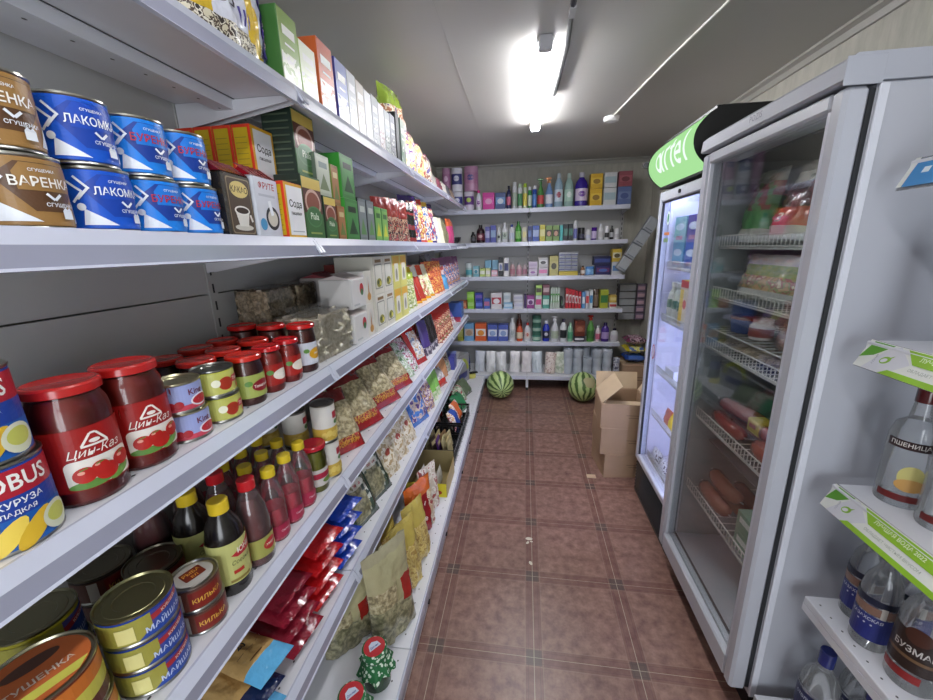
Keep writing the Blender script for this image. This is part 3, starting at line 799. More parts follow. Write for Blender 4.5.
def crimped(name, w, d, h, side, crimp, front=None, decor=None, cat='bag'):
    """soft brick with a folded crimped top"""
    P = Proto(name, cat, h)
    m = MB(); hb = h*.84; m.box(-d/2, d/2, -w/2, w/2, 0, hb, side, .004, front); P.part(m, 'pack', smooth=0)
    m = MB(); n = 10
    for i in range(n):
        ya = -w/2+w*i/n; yb = -w/2+w*(i+1)/n; o = .004*(i % 2); o2 = .004*((i+1) % 2)
        m.face([(d/2-.003, ya, hb), (d/2-.003, yb, hb), (o2*.8, yb, h*.95), (o*.8, ya, h*.95)], crimp)
        m.face([(-d/2+.003, yb, hb), (-d/2+.003, ya, hb), (o*.8, ya, h*.95), (o2*.8, yb, h*.95)], crimp)
        m.face([(o*.8, ya, h*.95), (o2*.8, yb, h*.95), (o2-.012, yb, h), (o-.012, ya, h)], crimp)
    m.face([(d/2-.003, -w/2, hb), (.0, -w/2, h*.95), (-d/2+.003, -w/2, hb)], crimp); m.face([(d/2-.003, w/2, hb), (-d/2+.003, w/2, hb), (.0, w/2, h*.95)], crimp)
    P.part(m, 'crimped_top', smooth=0)
    if decor: m = MB(); decor(m, flat((d/2, 0, 0), (0, 1, 0), (0, 0, 1)), w, hb); P.part(m, 'printed_label', smooth=0)
    return P
LA = {'T': 'on left top shelf', 'A': 'on left second shelf', 'B': 'on left third shelf', 'C': 'on left fourth shelf', 'D': 'on left fifth shelf', 'E': 'on left bottom deck'}
ZL['E'] = .17
def pl(P, sh, x, y, desc, dz=0, rz=0, **kw):
    return P.put(x, y, ZL[sh]+.0006+dz, desc, LA[sh], rz=math.radians(rz), **{k: (math.radians(v) if k in ('tilt', 'roll') else v) for k, v in kw.items()})

# ================================================================== LEFT, second shelf (A)
cb = can('condensed_milk_can', .042, .088, '#9a7440', label=milk('#9a7440', '#5b3d26', '#9a7440', 'ВАРЕНКА', '#f3efe6'))
pl(cb, 'A', -.622, .445, 'brown boiled condensed milk can', rz=-24); pl(cb, 'A', -.624, .436, 'brown boiled condensed milk can', .0885, rz=-34)
cl = can('condensed_milk_can', .042, .088, '#1048b8', label=milk('#1048b8', '#0f3fa5', '#1256c8', 'ЛАКОМКА', '#f0f4fa'))
pl(cl, 'A', -.622, .538, 'dark blue condensed milk can', rz=-22); pl(cl, 'A', -.624, .530, 'dark blue condensed milk can', .0885, rz=-28)
cr = can('condensed_milk_can', .042, .088, '#1878d8', label=milk('#1878d8', '#123a94', '#1a80e0', 'БУРЕНКА', '#b02c44'))
for y, y2, a in ((.628, .622, -22), (.716, .708, -20)):
    pl(cr, 'A', -.622, y, 'light blue condensed milk can', rz=a); pl(cr, 'A', -.624, y2, 'light blue condensed milk can', .0885, rz=a-6)
def cocoa(m, f, w, h):
    m.decal(rrect(-w*.42, h*.05, w*.42, h*.93, .006), '#8a7a62', f); m.decal(rrect(-w*.39, h*.07, w*.39, h*.91, .006), '#4b3a2c', f)
    m.decal(ell(0, h*.75, w*.33, h*.13, 24), '#d8c27a', f); m.text('КАКАО', 0, h*.75, .013, '#3b2616', f, wmax=w*.6)
    m.decal(ell(0, h*.15, w*.34, h*.05), '#c9c4ba', f); m.decal(poly((-w*.26, h*.42), (w*.26, h*.42), (w*.16, h*.17), (-w*.16, h*.17)), '#dedad2', f)
    m.decal(ell(0, h*.42, w*.28, h*.075), '#e9e5de', f); m.decal(ell(0, h*.42, w*.23, h*.05), '#2f1c12', f); m.decal(bar2(w*.27, h*.36, w*.33, h*.25, .006), '#dedad2', f)
c = crimped('cocoa_packet', .088, .055, .15, '#2b2622/f', '#7a1c22/f', '#3c3129', cocoa); pl(c, 'A', -.612, .800, 'dark brown cocoa packet with a white cup', rz=2)
def frute(m, f, w, h):
    m.decal(rect(-w*.45, h*.1, w*.45, h*.98), '#d3d6e0', f); m.text('ФРУТЕ', 0, h*.86, .016, '#a82a34', f, wmax=w*.8)
    m.decal(rect(-w*.35, h*.68, w*.3, h*.72), '#b9bdc9', f)
    m.decal(ell(w*.1, h*.33, w*.27, h*.2, 24), '#20242c', f); m.decal(ell(w*.1, h*.33, w*.2, h*.14, 20), '#cfc9bd', f); m.decal(ell(-w*.3, h*.22, w*.13, h*.1), '#4a94c4', f)
    m.decal(bar2(w*.02, h*.62, w*.1, h*.38, .012), '#eceef4', f)
c = crimped('creamer_packet', .098, .055, .158, '#c9ccd6/f', '#8c1420/f', '#cfd2dc', frute); pl(c, 'A', -.612, .896, 'white creamer packet with red crimped top', rz=2)
def soda(m, f, w, h):
    m.decal(rect(-w*.40, h*.06, w*.40, h*.94), '#ebebee', f); m.text('Сода', 0, h*.62, .022, '#1c1c1e', f, wmax=w*.66); m.text('пищевая', 0, h*.45, .0085, '#2a2a2c', f, wmax=w*.6, bold=True)
    m.decal(rect(-w*.3, h*.12, w*.3, h*.135), '#9aa0a8', f)
def sodas(m, f, d, h):
    m.decal(rect(-d*.38, h*.06, d*.38, h*.94), '#c9a81c', f)
    for i in range(8): m.decal(rect(-d*.3, h*(.14+.09*i), d*.3, h*(.15+.09*i)), '#8e7c28', f)
sd = carton('soda_box', .092, .05, .135, '#d8381c', '#d8a41c', soda, sdecor=sodas)
pl(sd, 'A', -.600, .998, 'baking soda box with white front')
for i in range(4):
    pl(sd, 'A', -.680-.052*i, 1.022, 'baking soda box with white front'); pl(sd, 'A', -.680-.052*i, 1.020, 'baking soda box with white front', .1355)
def piala(m, f, w, h):
    m.decal(rect(-w*.47, h*.78, w*.47, h*.97), '#d5b95a', f); m.decal(rect(-w*.47, h*.40, w*.47, h*.80), '#5a2f26', f)
    m.decal(ell(0, h*.58, w*.40, h*.22, 24), '#caa89a', f); m.decal(ell(0, h*.58, w*.33, h*.17, 24), '#8a4a38', f)
    m.decal(rect(-w*.47, .001, w*.47, h*.42), '#3f6b3c', f); m.decal(ell(0, h*.36, w*.40, h*.17, 24), '#4f8050', f)
    m.decal(ell(0, h*.36, w*.36, h*.145, 24), '#3f6f42', f); m.text('Piala', 0, h*.37, h*.11, '#dfe8d4', f, wmax=w*.6); m.decal(rect(-w*.3, h*.08, w*.3, h*.11), '#9aa65a', f)
def psid(m, f, d, h):
    for i in range(9): m.decal(rect(-d*.42, h*(.08+.1*i), d*.42, h*(.105+.1*i)), '#4d5a48', f)
pb = carton('tea_box', .105, .075, .165, '#24332a', '#3f6b3c', piala, sdecor=psid)
pl(pb, 'A', -.612, 1.088, 'green tea box with a round cup'); 
pb2 = carton('tea_box', .115, .085, .168, '#24332a', '#3f6b3c', piala, sdecor=psid, cat='box'); pl(pb2, 'A', -.640, 1.126, 'large green tea box stacked with a round cup', .1655)
pb3 = carton('tea_box', .078, .06, .125, '#2c3c2e', '#3f6b3c', piala, sdecor=psid); pl(pb3, 'A', -.605, 1.19, 'small green tea box with a brown cup')
def mount(c1, c2, c3):
    def f(m, f_, w, h):
        m.decal(rect(-w*.42, h*.08, w*.42, h*.92), c1, f_); m.decal(poly((-w*.35, h*.15), (w*.35, h*.15), (0, h*.55)), c2, f_); m.decal(rect(-w*.3, h*.68, w*.3, h*.82), c3, f_)
    return f
q = carton('tea_box', .085, .055, .115, '#5c6a5c', '#aeb5a4', mount('#bcc2b2', '#6f7d58', '#7b8a86')); pl(q, 'A', -.612, 1.19, 'grey green tea box stacked', .126)
q = carton('tea_box', .055, .06, .105, '#7a4a2c', '#a06a3c', mount('#a8744a', '#6a7a3c', '#d0c090')); pl(q, 'A', -.605, 1.265, 'small brown orange box'); 
q = carton('tea_box', .05, .055, .12, '#7f8f3c', '#8f6a3c', mount('#a8744a', '#6a7a3c', '#d0c090')); pl(q, 'A', -.61, 1.262, 'olive box stacked', .106)
q = carton('tea_box', .105, .07, .135, '#3f9a3a', '#3d7a3c', mount('#4a8a48', '#1f3f22', '#1e2c1e')); pl(q, 'A', -.610, 1.352, 'bright green tea box'); pl(q, 'A', -.612, 1.348, 'bright green tea box', .1355)
q = carton('tea_box', .075, .06, .15, '#34383c', '#6c7276', mount('#7c8286', '#5a8a4a', '#c0c4c0'))
for i, y in enumerate((1.462, 1.545)): pl(q, 'A', -.612, y, 'dark grey tea box')
q = carton('tea_box', .075, .06, .135, '#2f6a34', '#5f9a4c', mount('#7aa858', '#c9c43c', '#2c5a2c'))
for i, y in enumerate((1.628, 1.71)): pl(q, 'A', -.612, y, 'green and yellow tea box')
q = carton('tea_box', .075, .055, .15, '#3a1c1c', '#7a3030', mount('#8a3a34', '#c9a49a', '#1c1c1e')); pl(q, 'A', -.70, 1.56, 'dark red box behind the tea boxes')
for i, y in enumerate((1.80, 1.875, 1.95, 2.03)):
    q = bag('soup_packet', .10, .2, .03, lambda u, v: '#8c2c26/f' if v > .55 else 'busy:#7a2a24,#c8a07a,#3a1c1a,#b0422f:30', seed=i); pl(q, 'A', -.615+.01*(i % 2), y, 'dark red soup packet', rz=-42, tilt=-8)
for i, y in enumerate((2.10, 2.18, 2.26)):
    q = bag('coffee_packet', .10, .215, .035, lambda u, v: '#16120f/f' if int(v*9) % 3 else '#8a2a2c/f', seed=i+4); pl(q, 'A', -.63, y, 'black and red coffee packet', rz=-42, tilt=-6)
ck = [('busy:#e6d9b0,#c8302a,#2c4a9a,#f2e8cc:16', '#3c2c6a/f'), ('busy:#efe0a8,#d8b43c,#b83028,#e8e4dc:18', '#c83a2a/f'), ('busy:#e9d78c,#3a62b0,#f0ecd8,#c8302a:16', '#e0b838/f')]
for i, (y, tl) in enumerate(((2.37, -8), (2.53, -10), (2.69, -10), (2.84, -10))):
    a, b = ck[i % 3]; q = bag('chips_bag', .15, .275, .05, lambda u, v, a=a, b=b: b if v > .9 or v < .08 else a, seed=i+11, wr=.12); pl(q, 'A', -.64, y, ['tall dark chips bag with cartoon print', 'cream and red chips bag', 'yellow and blue chips bag', 'short dark striped chips bag'][i], rz=-30, tilt=tl)
for i, y in enumerate((2.98, 3.09)):
    q = bag('snack_bag', .13, .2, .05, lambda u, v: 'busy:#2c50a8,#e8e8ee,#3a68c0,#d8c050:14' if u < .2 else '#e6dfc8/f', seed=i+21); pl(q, 'A', -.63, y, 'blue and white snack bag', rz=-42, tilt=-16)
q = bag('snack_bag', .16, .25, .06, lambda u, v: '#3a3226/f' if v > .6 else 'busy:#5a5238,#8a8258,#a89c70:14', seed=31); pl(q, 'A', -.66, 3.22, 'dark olive snack bag', rz=-12, tilt=-14)
q = bag('snack_bag', .16, .22, .06, lambda u, v: '#8f8a68/f', seed=32); pl(q, 'A', -.64, 3.42, 'khaki snack bag', rz=-12, tilt=-14)
q = bag('snack_bag', .15, .22, .05, lambda u, v: '#e0508c/f' if v < .7 else '#d8683a/f', seed=33); pl(q, 'A', -.62, 3.62, 'pink and orange snack bag', rz=-10, tilt=-8)
q = Proto('plastic_tub', 'tub'); m = MB(); m.lathe([(.045, 0), (.075, .06), (.078, .062), (.07, .02)], '#1e1e22/p', 20); q.part(m, 'bowl'); m = MB(); m.lathe([(.07, .052), (.04, .065), (.001, .068)], 'busy:#e4e4dc,#9aa08c,#f0f0ea:60', 16); q.part(m, 'contents'); pl(q, 'A', -.64, 3.84, 'black plastic tub of white bits')
q = bottle('shampoo_bottle', [(.03, 0), (.035, .01), (.035, .14), (.014, .165)], '#b9c8e0/p', '#1f3f9a/p', .03, label=bandlabel(.035, .03, .12, '#dfe6f2')); pl(q, 'A', -.68, 3.73, 'pale blue bottle with dark blue cap'); pl(q, 'A', -.70, 3.95, 'pale blue bottle with dark blue cap')

# ================================================================== LEFT top shelf (T)
def cereal(u, v):
    if v > .93: return '#d8d4e0/f'
    if abs(u-.55+.3*v) < .14: return '#d8b42a/f'
    if u > .72: return '#3c2a7a/f'
    if v > .55 and u < .2: return '#dcdcea/f'
    if v < .24: return 'busy:#cfc6a8,#4a3628,#e0dac8,#2e2420:75'
    return '#d6d8e4/f' if u > -.5 else '#cfae30/f'
def cerd(m, f, w, h):
    m.text('DUO', -.035, .108, .026, '#2a2226', f, me=.02, wmax=.085); m.decal(rect(w*.36, h*.16, w*.47, h*.60), '#4a3590', f, me=.02)
    m.text('МЮСЛИ', w*.415, h*.34, .012, '#e6c0d0', f, rot=PI/2, me=.02)
    for i in range(3): m.decal(bar2(.012+.014*i, .078, .012+.014*i, .108, .004), '#3a2f80', f, me=.02)
q = bag('cereal_bag', .245, .29, .08, cereal, cerd, stand=True, seed=2, nu=20, nv=22); pl(q, 'T', -.635, .90, 'white and yellow cereal bag', rz=-4)
q = carton('cereal_box', .23, .06, .20, '#c9a22c', '#d8c05a', mount('#e0d070', '#8a3a2a', '#f0ece0')); pl(q, 'T', -.68, .62, 'yellow cereal box cut off at top')
def tea2(bg, b2, tx='#e8e8e2'):
    def f(m, g, w, h):
        m.decal(rect(-w*.46, h*.02, w*.46, h*.45), f'busy:{bg},{b2},#d0d0ca,{b2}:38', g); m.decal(rect(-w*.32, h*.68, w*.32, h*.80), tx, g); m.decal(rect(-w*.25, h*.55, w*.25, h*.58), tx, g)
    return f
row = [(1.0, .085, .165, '#3f6f34', '#7f9a4c', '#d8dcc4', 'dark green tea box'), (1.088, .085, .135, '#a8c070', '#dfe4cc', '#b8cc80', 'pale green tea box'),
       (1.195, .095, .185, '#c8602c', '#b85028', '#e6dcd4', 'orange and white tea box'), (1.30, .085, .18, '#3a3f8f', '#4a5ca0', '#c0c4cc', 'blue tea box')]
for y, w, h, s, fr, b2, d in row: pl(carton('tea_box', w, .06, h, s, fr, tea2(fr, b2)), 'T', -.60, y+.055, d)
gl = [('#a6aab0', '#8a8e9a'), ('#b0a69c', '#7a7068'), ('#c6c6ca', '#9a9aa2'), ('#8f9298', '#6a6e78'), ('#b8b4b8', '#8c6a6a'), ('#9a9ea0', '#5a6a5c'), ('#7a7c84', '#4a4c54')]
for i in range(7):
    a, b = gl[i]; pl(carton('tea_box', .068, .06, .18-.004*(i % 3), a, a, tea2(a, b, '#d8d8dc')), 'T', -.60, 1.435+.073*i, ['silver tea box', 'taupe tea box', 'light grey tea box', 'mid grey tea box', 'mauve grey tea box', 'green grey tea box', 'dark grey tea box'][i])
q = carton('tea_box', .05, .08, .21, '#17191c', '#2a2c30'); pl(q, 'T', -.61, 1.95, 'tall black box beside the noodle bag')
q = carton('tea_box', .07, .07, .20, '#6a7a6c', '#8a968a', tea2('#8a968a', '#6a8a6a')); pl(q, 'T', -.60, 2.015, 'grey green box beside the noodle bag')
q = bag('noodle_bag', .22, .40, .10, lambda u, v: '#8fa838/f' if v > .72 else ('#2c86b8/f' if v < .12 else ('busy:#3a2a6a,#e8d0b0,#b8682c,#f0e0c0:14' if v > .42 else 'busy:#d8c060,#efe0a0,#b8a84a:20')), seed=5, wr=.1); pl(q, 'T', -.66, 2.18, 'tall snack bag with green top', rz=-10, tilt=-3)
for i, (y, c_) in enumerate(((2.39, 'busy:#c8a040,#e8d890,#7a4a9a,#e8e0d0:14'), (2.58, 'busy:#c8b040,#e8e0a0,#a8402c:14'), (2.78, 'busy:#8a5a4a,#d8c8b0,#5a4a8a:14'))):
    q = bag('snack_bag', .19, .27-.02*i, .08, lambda u, v, c_=c_: c_ if v < .85 else '#c86a8a/f', seed=40+i, wr=.12); pl(q, 'T', -.64, y, ['purple and yellow snack bag', 'yellow snack bag', 'brown snack bag'][i], rz=-12, tilt=-8)
for i in range(5):
    q = bag('snack_bag', .16, .15, .06, lambda u, v, i=i: ['#a8a49c/f', '#8a4a5a/f', '#c8c4bc/f', '#6a6a72/f', '#b09a8a/f'][i], seed=50+i, wr=.12); pl(q, 'T', -.63, 2.98+.2*i, ['grey snack bag', 'maroon snack bag', 'white snack bag', 'charcoal snack bag', 'beige snack bag'][i], rz=-12, tilt=-20)

# ================================================================== LEFT third shelf (B)
def corn(m, c, h):
    E = .009; m.decal(rect(-.08, h*.63, .06, h*.93), '#b01e30', c, me=E); m.decal(rect(-.08, h*.40, .06, h*.63), '#1a3f9c', c, me=E); m.decal(rect(-.08, h*.04, .06, h*.40), '#1a5cb0', c, me=E)
    m.text('GLOBUS', -.005, h*.79, .020, '#f2f0ec', c, me=.012, wmax=.085); m.text('КУКУРУЗА', -.002, h*.56, .0085, '#eef0f6', c, me=.012, wmax=.07); m.text('СЛАДКАЯ', -.002, h*.45, .007, '#eef0f6', c, me=.012)
    for i in range(3): m.decal(ell(-.035+.022*i, h*.2, .010, .026, 16, -.7), ['#e8c23c', '#f0d258', '#dcb430'][i], c, me=E)
    m.decal(ell(.034, h*.22, .018, .018), '#d9dcc4', c, me=E); m.decal(ell(.034, h*.24, .013, .011), '#c9cc62', c, me=E)
cc = can('corn_can', .047, .107, '#1a4aa8', label=corn, deep=True); pl(cc, 'B', -.610, .322, 'blue and red sweet corn can', rz=-14); pl(cc, 'B', -.611, .317, 'blue and red sweet corn can', .1075, rz=-22)
def tomj(m, c, h):
    E = .009; m.decal(rect(-.085, h*.14, .075, h*.66), '#9c1614', c, me=E)
    for (a, b) in (((-.014, .505), (-.003, .60)), ((-.003, .60), (.003, .60)), ((.003, .60), (.014, .505)), ((.015, .50), (-.015, .50))): m.decal(bar2(a[0], a[1]*h, b[0], b[1]*h, .0028), '#efe9e2', c, me=E)
    m.decal(ell(0, h*.535, .006, .003, 16), '#efe9e2', c, me=E)
    m.text('Цин-Каз', 0, h*.45, .014, '#f0e9e2', c, me=.012, wmax=.058, shear=.35, bold=False)
    m.decal(rrect(-.036, h*.16, .040, h*.40, .008), '#e8e4dc', c, me=E)
    m.decal(ell(-.014, h*.185, .022, .006), '#5c8a3c', c, me=E); m.decal(ell(.02, h*.20, .016, .006, 16, .4), '#6f9c48', c, me=E)
    for (x, z, r) in ((-.018, .27, .012), (.004, .255, .013), (.024, .31, .012), (-.002, .31, .009)):
        m.decal(ell(x, z*h, r, r*.95), '#b5201a', c, me=E); m.decal(ell(x-.003, z*h+.004, r*.3, r*.2), '#e8a090', c, me=E); m.decal(bar2(x-.004, z*h+r*.6, x+.004, z*h+r*.8, .0016), '#5c8a3c', c)
    m.decal(rrect(.045, h*.58, .062, h*.64, .003), '#c03a28', c, me=E)
tj = jar('tomato_paste_jar', .044, .168, '#7c1a12', label=tomj, neck=.86, lidh=.014, sh=.88)
pl(tj, 'B', -.610, .416, 'big tomato paste jar with red lid', rz=-14); pl(tj, 'B', -.614, .506, 'big tomato paste jar with red lid', rz=-16); pl(tj, 'B', -.72, .345, 'big tomato paste jar with red lid', rz=-14)
def king(m, c, h):
    E = .009; m.decal(rect(-.1, h*.12, .06, h*.86), '#9ba6d8', c, me=E); m.decal(rect(-.1, h*.10, .06, h*.26), '#c8485a', c, me=E)
    m.text('King', .012, h*.62, .014, '#6a1c3a', c, me=.012); m.decal(ell(.020, h*.34, .020, h*.20), '#e6e2ea', c, me=E); m.decal(ell(.020, h*.34, .017, h*.15), '#b82a34', c, me=E)
    for x in (-.042, -.03, -.018): m.decal(ell(x, h*.30, .007, .007), '#b02430', c, me=E)
kc = can('tomato_can', .038, .056, '#9ba6d8', '#c8c2a0/m', king); 
for dz in (0, .0565): pl(kc, 'B', -.612, .590-dz*.1, 'lilac canned beans tin', dz, rz=-18)
pl(kc, 'B', -.70, .575, 'lilac canned beans tin', .0, rz=0); pl(kc, 'B', -.70, .57, 'lilac canned beans tin', .0565, rz=0)
def yel(m, c, h):
    E = .009; m.decal(rect(-.1, h*.1, .06, h*.88), '#bcbe60', c, me=E); m.decal(ell(0, h*.45, .014, h*.24), '#a83420', c, me=E); m.decal(ell(-.018, h*.5, .008, h*.14), '#e8e8d0', c, me=E)
    m.decal(rrect(.012, h*.42, .044, h*.68, .005), '#b83040', c, me=E); m.text('Томат', .028, h*.55, .007, '#f0e6dc', c, me=.01); m.decal(ell(.036, h*.28, .012, h*.14), '#c85a3a', c, me=E)
yc = can('bean_can', .037, .055, '#c8cc4a', '#8f8f88/m', yel)
for dz in (0, .0555): pl(yc, 'B', -.608, .672-dz*.1, 'yellow green vegetable tin', dz, rz=-16)
def jl(col, tx, c2):
    def f(m, c, h):
        E = .009; m.decal(rect(-.06, h*.16, .06, h*.62), col, c, me=E); m.decal(ell(.008, h*.38, .024, h*.12), c2, c, me=E); m.text(tx, .008, h*.38, .007, '#f0ece4', c, me=.01, wmax=.04)
        m.decal(ell(-.022, h*.45, .008, .006), '#5c8a3c', c, me=E)
    return f
j1 = jar('sauce_jar', .036, .112, '#4e1a10', '#cc2414/p', jl('#a0ac58', 'Томатный', '#8a1c28'), neck=.9)
pl(j1, 'B', -.607, .757, 'sauce jar with yellow green label', rz=-14)
j2 = jar('sauce_jar', .032, .112, '#8a1a10', '#c01a20/p', jl('#a01c14', 'Аджика', '#e8e0d4'), neck=.85)
for (x, y) in ((-.605, .835), (-.603, .912)): pl(j2, 'B', x, y, 'red sauce jar with small oval label', rz=-14)
j3 = jar('sauce_jar', .036, .135, '#4e140c', '#c01a18/p', jl('#c8ccd8', 'Икра', '#d8a020'), neck=.92)
pl(j3, 'B', -.606, .995, 'tall sauce jar with picture label', rz=-12); pl(j3, 'B', -.688, .985, 'tall sauce jar with picture label', rz=-12); pl(j3, 'B', -.768, .975, 'tall sauce jar with picture label', rz=-12)
j4 = jar('sauce_jar', .036, .112, '#3a120c', '#c02418/p', None, neck=.92)
for (x, y) in ((-.685, .715), (-.69, .80), (-.685, .90), (-.765, .715), (-.77, .81), (-.768, .895), (-.77, .62)): pl(j4, 'B', x, y, 'dark sauce jar with red lid')
def brick(name, w, d, h, mat, seed, desc, sh, x, y, dz=0, rz=0):
    P = Proto(name, 'noodles')
    bm = bmesh.new(); bmesh.ops.create_cube(bm, size=1); bmesh.ops.subdivide_edges(bm, edges=bm.edges[:], cuts=11, use_grid_fill=True)
    for v in bm.verts:
        n_ = noise.noise_vector(v.co*9+Vector((seed, 0, 0)))*.10; p = v.co.copy()
        if p.z > -.49: p += n_
        v.co = Vector((p.x*d, p.y*w, max(0, (p.z+.5)*h)))
    m = MB(); m.bm(bm, mat); P.part(m, 'noodles', smooth=60)
    m = MB(); m.box(-d/2-.004, d/2+.004, -w/2-.004, w/2+.004, .0, h+.006, 'jar_glass', .004)
    m.face([(-.01, -w/2, h+.0065), (-.01, w/2, h+.0065), (-.018, w/2+.006, h+.035), (-.012, w*.15, h+.028), (-.018, -w/2-.004, h+.035)], 'film')
    P.part(m, 'wrapper', smooth=0); pl(P, sh, x, y, desc, dz, rz=rz)
brick('noodle_bundle', .15, .10, .115, 'noodle_br', 1, 'clear pack of brown dried noodles', 'B', -.80, 1.15, .10)
brick('noodle_bundle', .12, .10, .115, 'noodle_br', 2, 'clear pack of brown dried noodles', 'B', -.80, 1.30, .10)
q = carton('cardboard_box', .30, .12, .10, 'card'); pl(q, 'B', -.80, 1.225, 'small cardboard box under the brown noodles')
brick('noodle_bundle', .22, .12, .135, 'noodle_pale', 3, 'clear pack of pale wavy noodles', 'B', -.650, 1.155, 0, -4)
def pasta(m, f, w, h):
    m.decal(ell(w*.22, h*.62, w*.14, h*.2), '#b83038', f); m.decal(ell(w*.22, h*.52, w*.10, h*.12), '#3f7a4c', f); m.decal(rect(-w*.4, h*.1, 0, h*.16), '#b0b2b4', f)
def pastas(m, f, w, h):
    m.decal(ell(0, h*.62, w*.3, h*.22), '#ccccc6', f); m.decal(poly((-w*.1, h*.3), (w*.1, h*.3), (0, h*.8)), '#b07848', f); m.decal(ell(0, h*.22, w*.26, h*.12), '#c08a3c', f)
fl = crimped('flour_pack', .125, .12, .125, '#c6c4c2', '#bfb4b2', '#d2d0ce', pasta, 'pack')
pl(fl, 'B', -.635, 1.345, 'white paper pack with creased top'); pl(fl, 'B', -.635, 1.345, 'white paper pack with creased top', .125)
fl3 = crimped('flour_pack', .125, .12, .125, '#b0a8a4', '#7a3038', '#c2beba', pasta, 'pack'); pl(fl3, 'B', -.765, 1.45, 'greyish paper pack with red top', .125); pl(fl3, 'B', -.765, 1.45, 'greyish paper pack with red top', 0)
fl2 = carton('pasta_box', .07, .10, .125, '#cfcdc8', '#d6d2c8', pastas)
for y in (1.447,): pl(fl2, 'B', -.628, y, 'white pasta box with brown print'); pl(fl2, 'B', -.628, y, 'white pasta box with brown print', .1255)
def gridb(m, f, w, h):
    m.decal(rrect(-w*.38, h*.14, w*.38, h*.80, .006), '#8f8f86', f); m.decal(rrect(-w*.33, h*.17, w*.33, h*.77, .006), '#d9d7cd', f); m.decal(rect(-w*.3, h*.84, w*.3, h*.92), '#8a6a3a', f)
    m.decal(ell(0, h*.30, w*.26, h*.12), '#8f8c2c', f); m.decal(ell(-w*.1, h*.32, w*.09, h*.06), '#3c4a24', f); m.decal(ell(w*.12, h*.28, w*.09, h*.06), '#d8cf50', f)
gb = carton('pasta_box', .115, .16, .15, '#c9c6ba', '#dad6ca', gridb)
for y in (1.56, 1.68):
    for dz in (0, .1505): pl(gb, 'B', -.655, y, 'cream box with round yellow print', dz)
def gridy(m, f, w, h):
    m.decal(rect(-w*.47, h*.7, w*.47, h*.97), '#d8a83c', f); m.decal(rrect(-w*.28, h*.2, w*.28, h*.75, .006), '#e0ddd0', f); m.decal(ell(0, h*.42, w*.14, h*.18), '#8a8a80', f)
gy = carton('pasta_box', .105, .15, .15, '#c9c68a', '#d6d070', gridy)
for y in (1.80, 1.915):
    for dz in (0, .1505): pl(gy, 'B', -.65, y, 'pale yellow box with orange top', dz)
q = carton('soup_box', .12, .06, .12, '#7a2c26', '#9a3a30', mount('#a8483a', '#c8c0b0', '#5a2a24'))
for y in (1.62, 1.75): pl(q, 'B', -.78, y, 'dark red box lying on the rear boxes', .1505)
for y in (1.62, 1.75): pl(gb, 'B', -.80, y, 'cream box with round yellow print')
gn = 'busy:#b8c060,#e0e0a0,#8fa040,#e8e4c8:22'
for i, y in enumerate((2.02, 2.10, 2.18)):
    q = bag('dessert_packet', .11, .2, .03, lambda u, v: gn if v < .8 else '#b0c048/f', seed=60+i); pl(q, 'B', -.63, y, 'pale green dessert packet', rz=-42, tilt=-12)
q = bag('dessert_packet', .11, .15, .03, lambda u, v: '#a8c040/f' if v > .5 else gn, seed=64); pl(q, 'B', -.74, 2.04, 'lime packet behind the dessert packets', 0, tilt=-10)
for i, (y, a, b, d) in enumerate(((2.30, '#e0c028/f', '#a82a2c/f', 'yellow and red seasoning packet'), (2.42, '#e8e4d8/f', '#b03a30/f', 'white and red seasoning packet'), (2.55, '#d84a28/f', 'busy:#d8d890,#f0ead0,#c84a30,#98b048:24', 'orange and cream seasoning packet'), (2.68, '#e8dfc0/f', 'busy:#d8d890,#f0ead0,#a8b860:24', 'cream and green seasoning packet'))):
    q = bag('seasoning_packet', .12, .24, .03, lambda u, v, a=a, b=b: a if v > .68 else (b if v > .08 else '#e0a030/f'), seed=70+i); pl(q, 'B', -.625, y, d, rz=-28, tilt=-24)
for i, y in enumerate((2.82, 2.93, 3.02)):
    q = bag('sauce_packet', .12, .24, .035, lambda u, v: 'busy:#a8201a,#e88a28,#c83a20,#f0c040:22', seed=80+i); pl(q, 'B', -.63, y, 'red and orange sauce packet', rz=-42, tilt=-16)
for i, (y, d) in enumerate(((2.42, 'first'), (2.62, 's'), (2.82, 't'))):
    q = bag('candy_bag', .17, .17, .05, lambda u, v, i=i: ['#1c1a1c/f', '#3a2020/f', '#6a5040/f'][i] if v > .3 else 'busy:#3a2a28,#c8b8a0,#7a3a30:20', seed=90+i); pl(q, 'B', -.79, y, ['black candy bag', 'maroon candy bag', 'brown candy bag'][i]+' behind the seasoning packets', .0, rz=-10, tilt=-14)
m = MB(); m.box(-.004, .004, -.05, .05, 0, .31, '#c9cbd0/p'); 
P = Proto('price_holder', 'sign'); P.part(m, 'plate', smooth=0); m = MB(); m.box(.0042, .0048, -.04, .04, .03, .10, '#8f93a0'); P.part(m, 'printed_label', smooth=0); pl(P, 'B', -.80, 2.25, 'narrow upright grey divider behind the packets', rz=-20)
for i, (y, c_) in enumerate(((3.08, '#2c2a2c/f'), (3.25, '#9a9a9c/f'))):
    q = bag('candy_bag', .15, .28, .05, lambda u, v, c_=c_: c_, seed=95+i); pl(q, 'B', -.74, y, ['tall black bag', 'tall grey bag'][i]+' at the rear', rz=-4, tilt=-6)
for i, y in enumerate((3.25, 3.41, 3.57, 3.73, 3.89)):
    q = bag('candy_bag', .155, .25-.02*(i % 2), .05, lambda u, v: ('busy:#b8404a,#e0c8c8,#5a6aa8,#c88a5a:15' if v < .75 else '#8a5a7a/f'), seed=100+i, wr=.12); pl(q, 'B', -.64, y, 'pink and blue mixed candy bag', rz=-36, tilt=-12)
